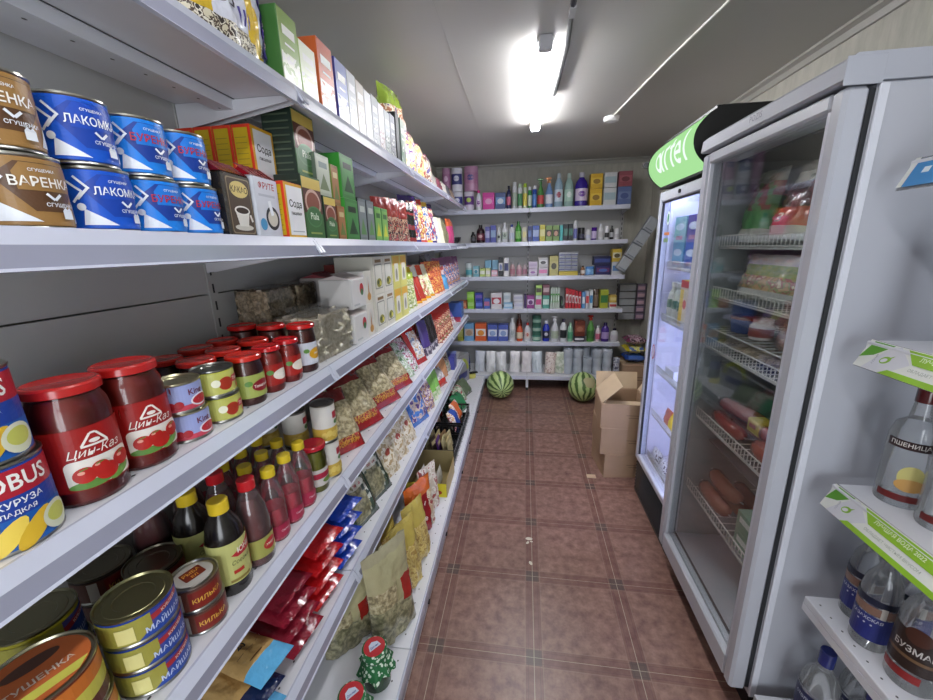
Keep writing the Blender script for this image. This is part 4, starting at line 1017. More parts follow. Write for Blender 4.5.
q = bag('candy_bag', .14, .12, .05, lambda u, v: '#5aa0d0/f', seed=108); pl(q, 'B', -.62, 3.135, 'bright blue packet beside the candy bags', .0, rz=-36, tilt=-20)
# ================================================================== LEFT fourth shelf (C)
def fishlab(m, c, h):
    E = .01; m.decal(rect(-.14, h*.12, .09, h*.86), '#4a4a98', c, me=E); m.decal(rect(-.14, h*.12, .0, h*.86), '#a09a44', c, me=E); m.decal(poly((-.02, h*.12), (.03, h*.86), (.09, h*.86), (.09, h*.12)), '#2a4aa0', c, me=E)
    m.text('МАЙШАБАК', .030, h*.38, .013, '#c9d4f0', c, me=.014, wmax=.09); m.decal(bar2(.0, h*.66, .05, h*.78, .010), '#a83038', c, me=E); m.text('КУБЛЕЙ', .028, h*.72, .007, '#e8d8c8', c, me=.014, rot=.13)
    m.decal(rect(-.045, h*.2, -.022, h*.7), '#e0d890', c, me=E)
fc = can('fish_can', .051, .054, '#2448a8', '#a5a178/m', fishlab)
for i in range(3): pl(fc, 'C', -.620+.003*i, .436-.003*i, 'blue and yellow fish can', .0545*i, rz=-22)
def orl(m, c, h):
    E = .012; m.decal(rect(-.16, h*.55, .12, h*.9), '#c8702c', c, me=E); m.decal(rect(-.16, h*.30, .12, h*.6), '#c9c454', c, me=E); m.decal(rect(-.16, h*.06, .12, h*.3), '#5a2a24', c, me=E); m.decal(rect(.0, h*.1, .03, h*.24), '#d8d0c8', c, me=E)
oc = can('stew_can', .060, .077, '#7a3a28', '#b8b49a/m', orl)
m = MB(); g = flat((0, 0, .0745), (0, 1, 0), (-1, 0, 0)); m.decal(ell(0, 0, .054, .054, 30), '#c96a34', g, .0006); m.decal(poly((-.045, -.028), (.045, -.028), (.030, -.044), (-.03, -.044)), '#d8d45c', g, .001); m.decal(ell(0, .022, .03, .012), '#5a3a30', g, .001)
m.text('ТУШЕНКА', 0, -.012, .011, '#e8d8c8', g, .0012, wmax=.08); oc.part(m, 'printed_lid_label', smooth=0)
pl(oc, 'C', -.640, .318, 'large orange topped tin', 0, rz=-20); pl(oc, 'C', -.640, .314, 'large orange topped tin', .0775, rz=-20)
oc2 = can('stew_can', .05, .075, '#a8a028', '#8f8c74/m', fishlab); pl(oc2, 'C', -.755, .395, 'yellow tin in shade behind the fish cans'); pl(oc2, 'C', -.755, .390, 'yellow tin in shade behind the fish cans', .0755)
def brl(m, c, h):
    E = .01; m.decal(rect(-.1, h*.1, .08, h*.85), '#6a3c30', c, me=E); m.decal(rect(-.03, h*.15, .03, h*.8), '#7a2018', c, me=E); m.text('КИЛЬКА', 0, h*.45, .010, '#d8a848', c, me=.01, wmax=.05); m.decal(rect(-.055, h*.12, -.040, h*.82), '#cfcac4', c, me=E)
sc_ = can('fish_can', .040, .054, '#5a3c36', '#b4b0a6/m', brl)
m = MB(); g = flat((0, 0, .0512), (0, 1, 0), (-1, 0, 0)); m.decal(ell(0, 0, .032, .032, 24), '#b8b4ac', g, .0006); m.decal(rrect(-.018, -.012, .018, .018, .003), '#7a2a1c', g, .001); m.text('РЫБА', 0, .008, .009, '#e0a040', g, .0013, wmax=.03); m.text('ЕЛ', 0, -.005, .007, '#e0a040', g, .0013); sc_.part(m, 'printed_lid_label', smooth=0)
pl(sc_, 'C', -.608, .532, 'small brown fish tin', 0, rz=-20); pl(sc_, 'C', -.608, .529, 'small brown fish tin', .0545, rz=-20)
dk = can('fish_can', .048, .055, '#3c2a24', '#6f6a5c/m', brl)
pl(dk, 'C', -.815, .535, 'dark wide fish tin behind the small tins', 0); pl(dk, 'C', -.815, .532, 'dark wide fish tin behind the small tins', .0555)
for i in range(2): pl(dk, 'C', -.715, .552-.002*i, 'brown wide fish tin beside the soy sauce', .0555*i)
def soyl(m, _):
    r = .0365; g = cyl(r+.0006); E = .01; m.decal(rect(-.075, .03, .05, .125), '#bfc078', g, me=E); m.decal(poly((-.012, .095), (.03, .115), (.036, .115), (.036, .088), (.0, .088)), '#b82a34', g, me=E); m.text('ЮНИ', .018, .102, .013, '#f0ece0', g, me=.012, wmax=.034)
    m.text('Соевый', .008, .078, .010, '#3a4a20', g, me=.012, wmax=.04, bold=False, shear=.2); m.decal(rect(.036, .03, .055, .125), '#c8502c', g, me=E); m.decal(rect(-.012, .052, .008, .060), '#b83028', g, me=E); m.decal(rect(-.02, .034, .02, .040), '#8a7a3c', g, me=E)
sp = [(.034, 0), (.0365, .006), (.0365, .125), (.031, .155), (.018, .178), (.0155, .184)]
so = bottle('sauce_bottle', sp, '#15100e/p', '#e0c02c/p', .026, label=soyl, capr=.019, n=26)
pl(so, 'C', -.606, .612, 'soy sauce bottle with yellow cap', rz=-22); pl(so, 'C', -.695, .630, 'soy sauce bottle with yellow cap', rz=-22)
def vinl(m, _):
    r = .035; g = cyl(r+.0006); E = .01; m.decal(rect(-.06, .022, .045, .07), '#a0a054', g, me=E); m.decal(ell(.012, .048, .018, .014), '#b82c30', g, me=E); m.text('Уксус', .012, .048, .008, '#f0e8d8', g, me=.01); m.decal(ell(.03, .032, .010, .009), '#d8d490', g, me=E)
vp = [(.032, 0), (.035, .006), (.034, .07), (.036, .10), (.03, .14), (.017, .178), (.0145, .186)]
vi = bottle('vinegar_bottle', vp, 'pet', '#c02028/p', .024, fill='#641418', fillh=.165, label=vinl, capr=.0185, n=24)
for x, y in ((-.600, .688), (-.690, .704), (-.768, .700), (-.79, .622)): pl(vi, 'C', x, y, 'dark red vinegar bottle with red cap', rz=-20)
bp = [(.027, 0), (.029, .005), (.029, .08), (.0275, .085), (.029, .09), (.028, .115), (.020, .145), (.013, .163), (.0125, .17)]
sb = bottle('drink_bottle', bp, 'pet', '#d8bc2c/p', .020, fill='#c0183c', fillh=.088, label=bandlabel(.029, .010, .045, '#a82848', 'Сироп', '#e8c8d0', half=.03, ts=.007), capr=.0165, n=18)
for i, y in enumerate((.762, .828, .894)):
    for j in range(4): pl(sb, 'C', -.600-.066*j, y+.006*j, 'small red drink bottle with yellow cap', rz=-15)
def pickl(m, c, h):
    E = .01; m.decal(rect(-.05, h*.14, .05, h*.5), '#c8c4c0', c, me=E); m.decal(rect(-.05, h*.30, .05, h*.42), '#a82440', c, me=E); m.decal(ell(.01, h*.24, .02, .008), '#6a8a3c', c, me=E)
pj = jar('pickle_jar', .035, .148, '#6f7020', '#b01c2c/p', pickl, neck=.95, lidh=.014); pl(pj, 'C', -.602, .966, 'pickle jar with dark red lid', rz=-14)
def veg(m, c, h):
    E = .01; m.decal(rect(-.1, h*.38, .1, h*.92), '#d8d6d0', c, me=E); m.decal(rect(-.1, h*.05, .1, h*.38), '#c8a848', c, me=E); m.decal(rrect(.0, h*.60, .026, h*.78, .003), '#a82438', c, me=E); m.decal(ell(.012, h*.5, .009, .007), '#4a7a3c', c, me=E)
    for i in range(5): m.decal(ell(-.03+.015*i, h*(.2+.04*(i % 2)), .009, .010), '#dcc468', c, me=E)
vc = can('vegetable_can', .036, .122, '#cfcdc6', '#8f8d86/m', veg); 
for dz in (0, .1225): pl(vc, 'C', -.600, 1.044, 'white vegetable can with yellow base', dz, rz=-16)
vd = can('vegetable_can', .036, .112, '#5a5250', '#6a6862/m', veg)  # darker copy of the can above, rear shade put into its colours
for dz in (0, .1125): pl(vd, 'C', -.69, 1.03, 'shaded vegetable can', dz, rz=-16)
for dz in (0, .1125): pl(vd, 'C', -.785, 1.02, 'shaded vegetable can', dz, rz=-16)
def noodb(u, v):
    if abs(u) > .80: return '#7a181a/f'
    if v < .24: return '#a01c20/f' if not (v > .12 and abs(u) < .75) else 'busy:#8a1418,#d8a030,#a01c20,#c83028:60'
    if v > .80: return '#7a181a/f'
    return 'noodle'
def noodd(m, f, w, h):
    m.text('РОЛЛТОН', 0, h*.13, .018, '#d89830', f, me=.015, wmax=w*.6)
for i, (x, y, w, h, tl, rl) in enumerate(((-.595, 1.18, .14, .23, -30, 0), (-.595, 1.37, .165, .25, -38, 4), (-.59, 1.59, .175, .26, -38, 5), (-.59, 1.81, .165, .25, -36, 5))):
    q = bag('noodle_bag', w, h, .07, noodb, noodd, seed=120+i, nu=14, nv=18, wr=.09); pl(q, 'C', x, y, 'noodle bag with red bottom and transparent window', rz=-30, tilt=tl, roll=rl)
q = bag('noodle_bag', .2, .28, .06, lambda u, v: '#6a1418/f' if v > .5 else 'noodle', seed=127); pl(q, 'C', -.80, 1.50, 'dark red noodle bag at the rear', rz=-12, tilt=-10); 
for i, (y, a, d) in enumerate(((1.98, 'busy:#4a7a44,#d8dcd0,#8ab070,#e8e8e0:22', 'green and white pasta packet'), (2.10, 'busy:#d8d0d4,#a8305a,#e8e8e8,#6a8a5a:22', 'pink and white pasta packet'))):
    q = bag('pasta_packet', .13, .22, .04, lambda u, v, a=a: a, seed=130+i); pl(q, 'C', -.60, y, d, rz=-14, tilt=-34)
q = bag('pasta_packet', .15, .26, .045, lambda u, v: '#a81c20/f' if abs(u) > .6 or v > .8 or v < .12 else 'busy:#e0dcd8,#c8a070,#e8e8e8,#7a8aa8:20', seed=133); pl(q, 'C', -.60, 2.27, 'red edged packet with white centre', rz=-14, tilt=-26)
for i, (y, c_) in enumerate(((2.45, '#4a3a7a/f'), (2.56, '#1c1a20/f'), (2.66, '#241a1e/f'))): q = bag('snack_packet', .12, .24, .035, lambda u, v, c_=c_: c_ if v > .25 else 'busy:#c8c0c8,#3a2a4a:20', seed=136+i); pl(q, 'C', -.60, y, ['purple snack packet', 'black snack packet', 'near-black narrow snack packet'][i], rz=-14, tilt=-12)
for i in range(7):
    y = 2.77+.08*i; c_ = ['busy:#b0282a,#d8a078,#8a1c20,#e0c8a0:20', 'busy:#c8402a,#e8d0a0,#a82420,#7a8a4a:20'][i % 2]
    q = bag('snack_packet', .11, .24, .03, lambda u, v, c_=c_: c_ if v < .75 else '#b82a24/f', seed=140+i); pl(q, 'C', -.61, y, 'red instant noodle packet', rz=-48, tilt=-18)
for i, y in enumerate((2.2, 2.5, 2.8, 3.1)):
    q = bag('snack_packet', .2, .24, .05, lambda u, v, i=i: ['#6a2018/f', '#b04020/f', '#a03018/f', '#7a6a50/f'][i], seed=150+i); pl(q, 'C', -.81, y, ['maroon', 'orange red', 'brick red', 'khaki'][i]+' bag at the rear', rz=-10, tilt=-6)
q = carton('soup_box', .26, .1, .18, '#5a4438', 'busy:#c8b098,#5a3c2c,#8a6a4a:14'); pl(q, 'C', -.80, 3.45, 'brown box behind the red packets')
for i, (y, c_) in enumerate(((3.34, '#d890a8/f'), (3.45, '#c8cc80/f'), (3.56, '#7a5a9a/f'))): q = bag('snack_packet', .11, .16, .03, lambda u, v, c_=c_: c_ if v > .4 else 'busy:#e0dce0,#a04a6a,#e8e8e8:24', seed=160+i); pl(q, 'C', -.62, y, ['pink', 'lime', 'violet'][i]+' packet near the shelf end', rz=-30, tilt=-34)
q = carton('card_box', .20, .12, .015, '#b02a3a', '#d8d4dc', None); pl(q, 'C', -.635, 3.74, 'white and red flat box near the shelf end', rz=8)
q = carton('card_box', .16, .13, .15, '#3f62b0', '#4a70c0', lambda m, f, w, h: [m.decal(rect(-w*.4, h*(.2+.2*i), w*.4, h*(.24+.2*i)), '#8aa0d8', f) for i in range(3)]); pl(q, 'C', -.65, 3.95, 'blue carton at the shelf end')

# ================================================================== LEFT fifth shelf (D)
for i, (x, y) in enumerate(((-.60, .42), (-.60, .26))):
    q = bag('grain_bag', .14, .2, .05, lambda u, v: 'busy:#5a4a3c,#a89880,#7a6a58,#c8bcae:20', seed=170+i, wr=.14); pl(q, 'D', x, y, 'brown speckled grain bag', 0, rz=-10, tilt=-60)
def spag(u, v):
    return '#5fb0e0/f' if v < .16 else ('#c9a468/f' if v < .72 else '#34506a/f')
def spd(m, f, w, h):
    m.text('20', 0, h*.42, .018, '#2a2a2e', f, rot=0, me=.02); m.decal(rect(-.03, h*.33, .03, h*.335), '#5a4a30', f, me=.02); m.decal(rect(-.02, h*.22, .015, h*.23), '#6a4a28', f, me=.02); m.decal(rect(-.03, h*.50, .03, h*.505), '#5a4a30', f, me=.02)
for i, (x, y, dz, rz) in enumerate(((-.556, .575, .026, -12), (-.562, .590, .068, -12), (-.556, .630, .112, -10))):
    q = bag('spaghetti_bag', .105, .27, .038, spag if i != 1 else (lambda u, v: '#16204a/f' if v < .2 else '#c9a468/f'), spd if i != 1 else None, seed=175+i, wr=.05); pl(q, 'D', x, y, 'spaghetti bag with blue end' if i != 1 else 'spaghetti bag with navy end', dz, rz=rz, tilt=-90)
for i, (y, dz) in enumerate(((.768, .030), (.770, .078), (.772, .126), (.774, .174))):
    q = bag('pasta_bag', .13, .28, .038, lambda u, v: '#8a1c30/f' if v < .45 else 'busy:#9a2a3a,#d8b0b0,#7a1420:30', seed=180+i, wr=.16); pl(q, 'D', -.565-.006*i, y, 'crimson transparent pasta bag', dz, rz=-8, tilt=-88)
q = bag('pasta_bag', .13, .22, .05, lambda u, v: '#2a1a14/f', lambda m, f, w, h: (m.text('УЛТОН', 0, h*.35, .022, '#c89a50', f, me=.02), m.text('ИТАЛИЯ', 0, h*.2, .012, '#c89a50', f, me=.02)), seed=185); pl(q, 'D', -.645, .72, 'dark brown pasta bag with gold lettering', .215, rz=-8, tilt=-84)
def rb(c):
    return lambda u, v: (c if v < .52 else 'busy:#d8a040,#e8c880,#b06a28,#f0e0b8:16')
for i in range(4):
    q = bag('pasta_bag', .14, .27, .043, rb('#b8141a/f'), lambda m, f, w, h: m.decal(ell(.02, h*.42, .022, .022), '#d87038', f, me=.015), seed=190+i, wr=.12); pl(q, 'D', -.572+.003*i, .912+.006*i, 'red cornered pasta bag', .029+.056*i, rz=-8, tilt=-86)
for i in range(4):
    q = bag('pasta_bag', .14, .27, .043, rb('#1440b0/f'), seed=200+i, wr=.12); pl(q, 'D', -.572+.003*i, 1.068+.006*i, 'blue cornered pasta bag', .029+.056*i, rz=-8, tilt=-86)
def hb(u, v):
    if v > .82: return '#22382c/f'
    if abs(u) > .7 or v < .08: return '#2c4434/f'
    return 'herbs' if (u+.1)**2+(v-.35)**2*3 < .36 else ('busy:#2a3c30,#c8ccc0,#3a5040:14' if v < .75 else '#1f3228/f')
for i, (x, y) in enumerate(((-.60, 1.27), (-.60, 1.44), (-.73, 1.36))):
    q = bag('herb_bag', .18, .24, .06, hb, (lambda m, f, w, h: (m.decal(ell(0, h*.66, .05, .018, 20), '#d8d4cc', f, me=.015), m.text('Оливка', 0, h*.66, .014, '#b02438', f, me=.015))) if i < 2 else None, seed=210+i); pl(q, 'D', x, y, 'dark green bag with clear window', rz=-14, tilt=-26)
for i, (x, y) in enumerate(((-.60, 1.60), (-.60, 1.76), (-.60, 1.92), (-.72, 1.70))):
    q = bag('cookie_bag', .15, .24, .055, lambda u, v, i=i: ('busy:#c8b890,#e6dcc4,#b89a60:20' if v < .72 else ['#b87838/f', '#c8a060/f', '#7a9a58/f', '#a87848/f'][i]), lambda m, f, w, h: m.decal(ell(0, h*.5, .022, .016), '#a84a3c', f, me=.015), seed=220+i); pl(q, 'D', x, y, ['orange topped cream bag with red badge', 'tan topped cream bag with red badge', 'green topped cream bag with red badge', 'brown topped cream bag at the rear'][i], rz=-14, tilt=-22)
q = bag('chips_bag', .24, .27, .07, lambda u, v: 'busy:#2a6ac0,#3a80d8,#e0c8b0,#5a3a8a:12' if abs(u) < .6 and v > .15 else '#2464b8/f', seed=230); pl(q, 'D', -.61, 2.17, 'large bright blue bag', rz=-16, tilt=-20)
q = bag('chips_bag', .16, .24, .07, lambda u, v: 'busy:#c88a6a,#e8d8d0,#7a4a8a,#d8b040:16', seed=231); pl(q, 'D', -.59, 2.37, 'pink and purple patterned bag', rz=-14, tilt=-20)
for i, y in enumerate((2.55, 2.66)): q = bag('snack_packet', .10, .22, .03, lambda u, v: '#8ac860/f' if v > .3 else 'busy:#a8d080,#e0e8c0:20', seed=233+i); pl(q, 'D', -.59, y, 'lime green packet', rz=-14, tilt=-16)
for i, (x, y) in enumerate(((-.70, 2.74), (-.76, 2.50), (-.74, 2.92))): q = bag('snack_packet', .17, .26, .06, lambda u, v: 'busy:#a88a48,#c8b070,#7a6438:16', seed=236+i); pl(q, 'D', x, y, 'mustard tan bag', rz=-14, tilt=-14)
q = bag('snack_packet', .16, .15, .05, lambda u, v: '#b83028/f' if v < .4 else 'busy:#e0dcd8,#a8a0a0:20', seed=240); pl(q, 'D', -.595, 2.86, 'red and white low packet', rz=-14, tilt=-30)
for i, y in enumerate((3.05, 3.20)): q = bag('snack_packet', .16, .22, .05, lambda u, v, i=i: ['#d89a6a/f', 'busy:#5a2a24,#c8b8a0,#7aa070:18'][i], seed=242+i); pl(q, 'D', -.62, y, ['peach bag', 'dark brown bag'][i], rz=-14, tilt=-18)
for i, (x, y, c_) in enumerate(((-.62, 3.33, '#4a4ea0'), (-.64, 3.455, '#8a9ad0'), (-.72, 3.54, '#a8b4c8'))): q = carton('card_box', .12, .1, .12-.01*i, c_, c_); pl(q, 'D', x, y, ['indigo box', 'periwinkle box', 'pale blue grey box'][i])
# small grey display stand at the end of the run
P = Proto('display_stand', 'display'); m = MB(); m.box(-.13, .13, -.16, .16, 0, .30, '#8f9094', .004); P.part(m, 'body', smooth=0)
m = MB()
n = 24
for i in range(n):
    a, b = PI*i/n*1.0, PI*(i+1)/n; R1, R0 = .13, .095
    m.obox((.132, (R1+R0)/2*math.cos((a+b)/2), .14+(R1+R0)/2*math.sin((a+b)/2)), (1, 0, 0), (0, -math.sin((a+b)/2), math.cos((a+b)/2)), (0, math.cos((a+b)/2), math.sin((a+b)/2)), .003, .011, .018, '#a8b43c')
P.part(m, 'printed_ring', smooth=0); m = MB(); m.box(.1305, .136, -.09, .09, .06, .12, '#2c3478'); P.part(m, 'printed_label', smooth=0)
P.put(-.70, 3.84, .1706, 'grey display stand with a yellow green ring', LA['E'], rz=-.3)
q = carton('card_box', .14, .10, .03, '#c0c2c4', '#b0b2b6'); q.put(-.66, 3.80, .472, 'small pale box', 'on the grey display stand')

# ================================================================== LEFT deck (E)
for i, (x, y) in enumerate(((-.452, .915), (-.468, .775))):
    P = Proto('honey_jar', 'jar'); m = MB(); m.lathe([(.038, 0), (.043, .006), (.043, .09), (.036, .115), (.034, .13)], '#26402c/p', 24); P.part(m, 'glass_body')
    m = MB(); n = 32; ring = []
    for (r, z, am) in ((.001, .1462, 0), (.036, .146, 0), (.040, .143, 0), (.0405, .122, 0), (.037, .117, 0), (.050, .085, .010), (.058, .066, .016)):
        ring.append([(( r+am*math.sin(t*9)*.5)*math.cos(t), (r+am*math.sin(t*9)*.5)*math.sin(t), z+am*.6*math.cos(t*5)) for t in [2*PI*k/n for k in range(n)]])
    for a, b in zip(ring, ring[1:]):
        for k in range(n): m.face([a[k], a[(k+1) % n], b[(k+1) % n], b[k]][::-1], 'gingham')
    P.part(m, 'cloth_cover', smooth=60)
    m = MB(); m.lathe([(.0395, .1168), (.041, .1195), (.0395, .122)], '#2c4a34', 24); P.part(m, 'ribbon')
    m = MB(); g = flat((0, 0, .1468), (0, 1, 0), (-1, 0, 0)); m.decal(ell(0, 0, .034, .034, 28), '#b82c34', g, .0004); m.decal(poly((-.02, -.008), (-.014, .012), (.0, .018), (.016, .010), (.02, -.008)), '#c8d4e4', g, .0008); m.text('Домик', 0, -.001, .008, '#2c4a9a', g, .0012); P.part(m, 'printed_label', smooth=0)
    pl(P, 'E', x, y, 'green jar with gingham cover and red disc', rz=-40)
def pst(u, v):
    if v > .9: return '#a8a284/f'
    if u > .25 and .36 < v < .62: return '#a02a24/f'
    if v > .62: return '#b0aa84/f'
    return 'herbs' if v < .38 else ('noodle' if u < 0 else '#a9a27c/f')
for i, (x, y, h, rz) in enumerate(((-.452, 1.10, .36, -30), (-.60, 1.04, .25, -34), (-.60, 1.22, .26, -26))):
    q = bag('pasta_bag', .20, h, .09, pst, stand=True, seed=250+i, wr=.1, nu=14, nv=20); pl(q, 'E', x, y, 'clear pasta bag with red side badge', rz=rz, tilt=-4)
for i, (x, y, h) in enumerate(((-.452, 1.30, .30), (-.58, 1.39, .25), (-.452, 1.455, .28))):
    q = bag('pasta_bag', .15, h, .08, lambda u, v: 'busy:#c8a840,#dcc468,#b08a30:30' if v < .6 else '#c9b45a/f', stand=True, seed=255+i, wr=.1); pl(q, 'E', x, y, 'yellow pasta bag', rz=-22, tilt=-5)
q = bag('pasta_bag', .20, .268, .09, lambda u, v: '#d86a28/f' if v > .72 else ('#98141c/f' if u < .35 else 'busy:#c8a880,#e0d0b0,#a83028:16'), lambda m, f, w, h: [m.decal(ell(a, b*h, .011, .011), '#e8d0c8', f, me=.02) for a, b in ((-.06, .2), (-.05, .45), (-.01, .3), (-.07, .62), (.0, .6))], stand=True, seed=260, wr=.1); pl(q, 'E', -.48, 1.63, 'red bag with pale dots and orange top', rz=-24, tilt=-4)
q = bag('pasta_bag', .15, .26, .06, lambda u, v: 'busy:#c8b8a0,#e0d8c8,#b04a40:16', stand=True, seed=261); pl(q, 'E', -.47, 1.79, 'cream and red bag behind the dotted bag', rz=-24, tilt=-4)
# yellow shelf-ready tray
P = Proto('display_carton', 'box'); m = MB(); W_, D_, H_ = .13, .24, .11
m.box(D_/2-.003, D_/2, -W_, W_, 0, H_, '#a8925c'); m.box(-D_/2, -D_/2+.003, -W_, W_, 0, .16, '#8a7a54'); m.box(-D_/2+.0031, D_/2-.0031, -W_, -W_+.003, 0, .085, '#d8c82c'); m.box(-D_/2+.0031, D_/2-.0031, W_-.003, W_, 0, .15, '#8f8058'); m.box(-D_/2+.0031, D_/2-.0031, -W_+.0031, W_-.0031, 0, .004, '#8a7a54')
P.part(m, 'carton', smooth=0); m = MB(); f = flat((0, -W_, 0), (1, 0, 0), (0, 0, 1)); m.decal(rect(-.118, .0, .118, .085), '#d9cc30', f); m.text('РЛЫОN', -.03, .060, .016, '#7a3018', f); m.text('БУЛЬОН', -.03, .034, .010, '#8a4a20', f, bold=False); m.decal(ell(.07, .03, .022, .014), '#a8401c', f); m.decal(ell(.06, .06, .014, .006), '#6a2a18', f); P.part(m, 'printed_label', smooth=0)
pl(P, 'E', -.52, 2.03, 'yellow open display carton', rz=0)
q = bag('soup_packet', .12, .1, .02, lambda u, v: '#c8c4b8/f', seed=263)
for i in range(3): pl(q, 'E', -.46-.05*i, 2.02, 'pale packet standing in the yellow carton', .005, rz=0, tilt=-8)
def crate(y, desc):
    P = Proto('plastic_crate', 'crate'); m = MB(); w, d, h = .19, .165, .11; k = '#1a1a1c/p'
    m.box(-d, d, -w, w, .001, .006, k)
    for s in (-1, 1):
        m.box(s*d-(.004 if s > 0 else 0), s*d+(.004 if s < 0 else 0), -w, w, .0062, .03, k); m.box(s*d-(.006 if s > 0 else 0), s*d+(.006 if s < 0 else 0), -w, w, h-.014, h, k)
        m.box(-d+.0062, d-.0062, s*w-(.004 if s > 0 else 0), s*w+(.004 if s < 0 else 0), .0062, .03, k); m.box(-d+.0065, d-.0065, s*w-(.006 if s > 0 else 0), s*w+(.006 if s < 0 else 0), h-.014, h, k)
        for i in range(9):
            yy = -w+.02+(2*w-.04)*i/8; m.box(s*d-(.004 if s > 0 else 0), s*d+(.004 if s < 0 else 0), yy-.004, yy+.004, .0302, h-.0142, k)
        for i in range(7):
            xx = -d+.02+(2*d-.04)*i/6; m.box(xx-.004, xx+.004, s*w-(.004 if s > 0 else 0), s*w+(.004 if s < 0 else 0), .0302, h-.0142, k)
    P.part(m, 'crate', smooth=0); pl(P, 'E', -.575, y, desc)
crate(2.42, 'black plastic crate holding sachets'); crate(2.83, 'black plastic crate holding mixed bright packets')
for i in range(14):
    c_ = ['#b8a878', '#a89a70', '#c8bc90', '#8a6a48', '#5a2a7a', '#b0a070', '#3a2a24'][i % 7]; q = carton('sachet', .10, .008, .115, c_, c_, lambda m, f, w, h: m.decal(rect(-w*.35, h*.55, w*.35, h*.8), '#d8cca0', f), cat='sachet')
    pl(q, 'E', -.46-.018*i, 2.42+(.04 if i % 2 else -.04), ['tan', 'khaki', 'cream', 'brown', 'purple', 'sand', 'near-black'][i % 7]+' sachet in the near crate', .008, rz=rnd if (rnd := random.uniform(-12, 12)) else 0, tilt=-10)
for i, (x, y, c_, d) in enumerate(((-.47, 2.75, '#2c50b0/f', 'blue and white'), (-.48, 2.91, '#d86a38/f', 'orange'), (-.64, 2.91, '#7a1c20/f', 'dark red'), (-.63, 2.75, '#d8b8a0/f', 'peach'))):
    q = bag('candy_packet', .15, .16, .06, lambda u, v, c_=c_: c_ if abs(u) < .5 else 'busy:#d8a878,#e8e0d8,#a8343a:20', seed=265+i); pl(q, 'E', x, y, d+' packet in the far crate', .012, rz=-10, tilt=-24)
for i, (x, y, c_, d) in enumerate(((-.47, 3.12, '#2a7a4c/f', 'green'), (-.60, 3.14, '#1c3a28/f', 'dark green'), (-.50, 3.30, 'busy:#6a8a5a,#c8d0b8,#a04040:16', 'pale green and red'), (-.60, 3.36, '#a83a44/f', 'brick red'), (-.48, 3.50, '#5a6a50/f', 'grey green'))):
    q = bag('candy_bag', .18, .17, .07, lambda u, v, c_=c_: c_, seed=275+i); pl(q, 'E', x, y, d+' glossy bag beyond the crates', .002, rz=-16, tilt=-36)
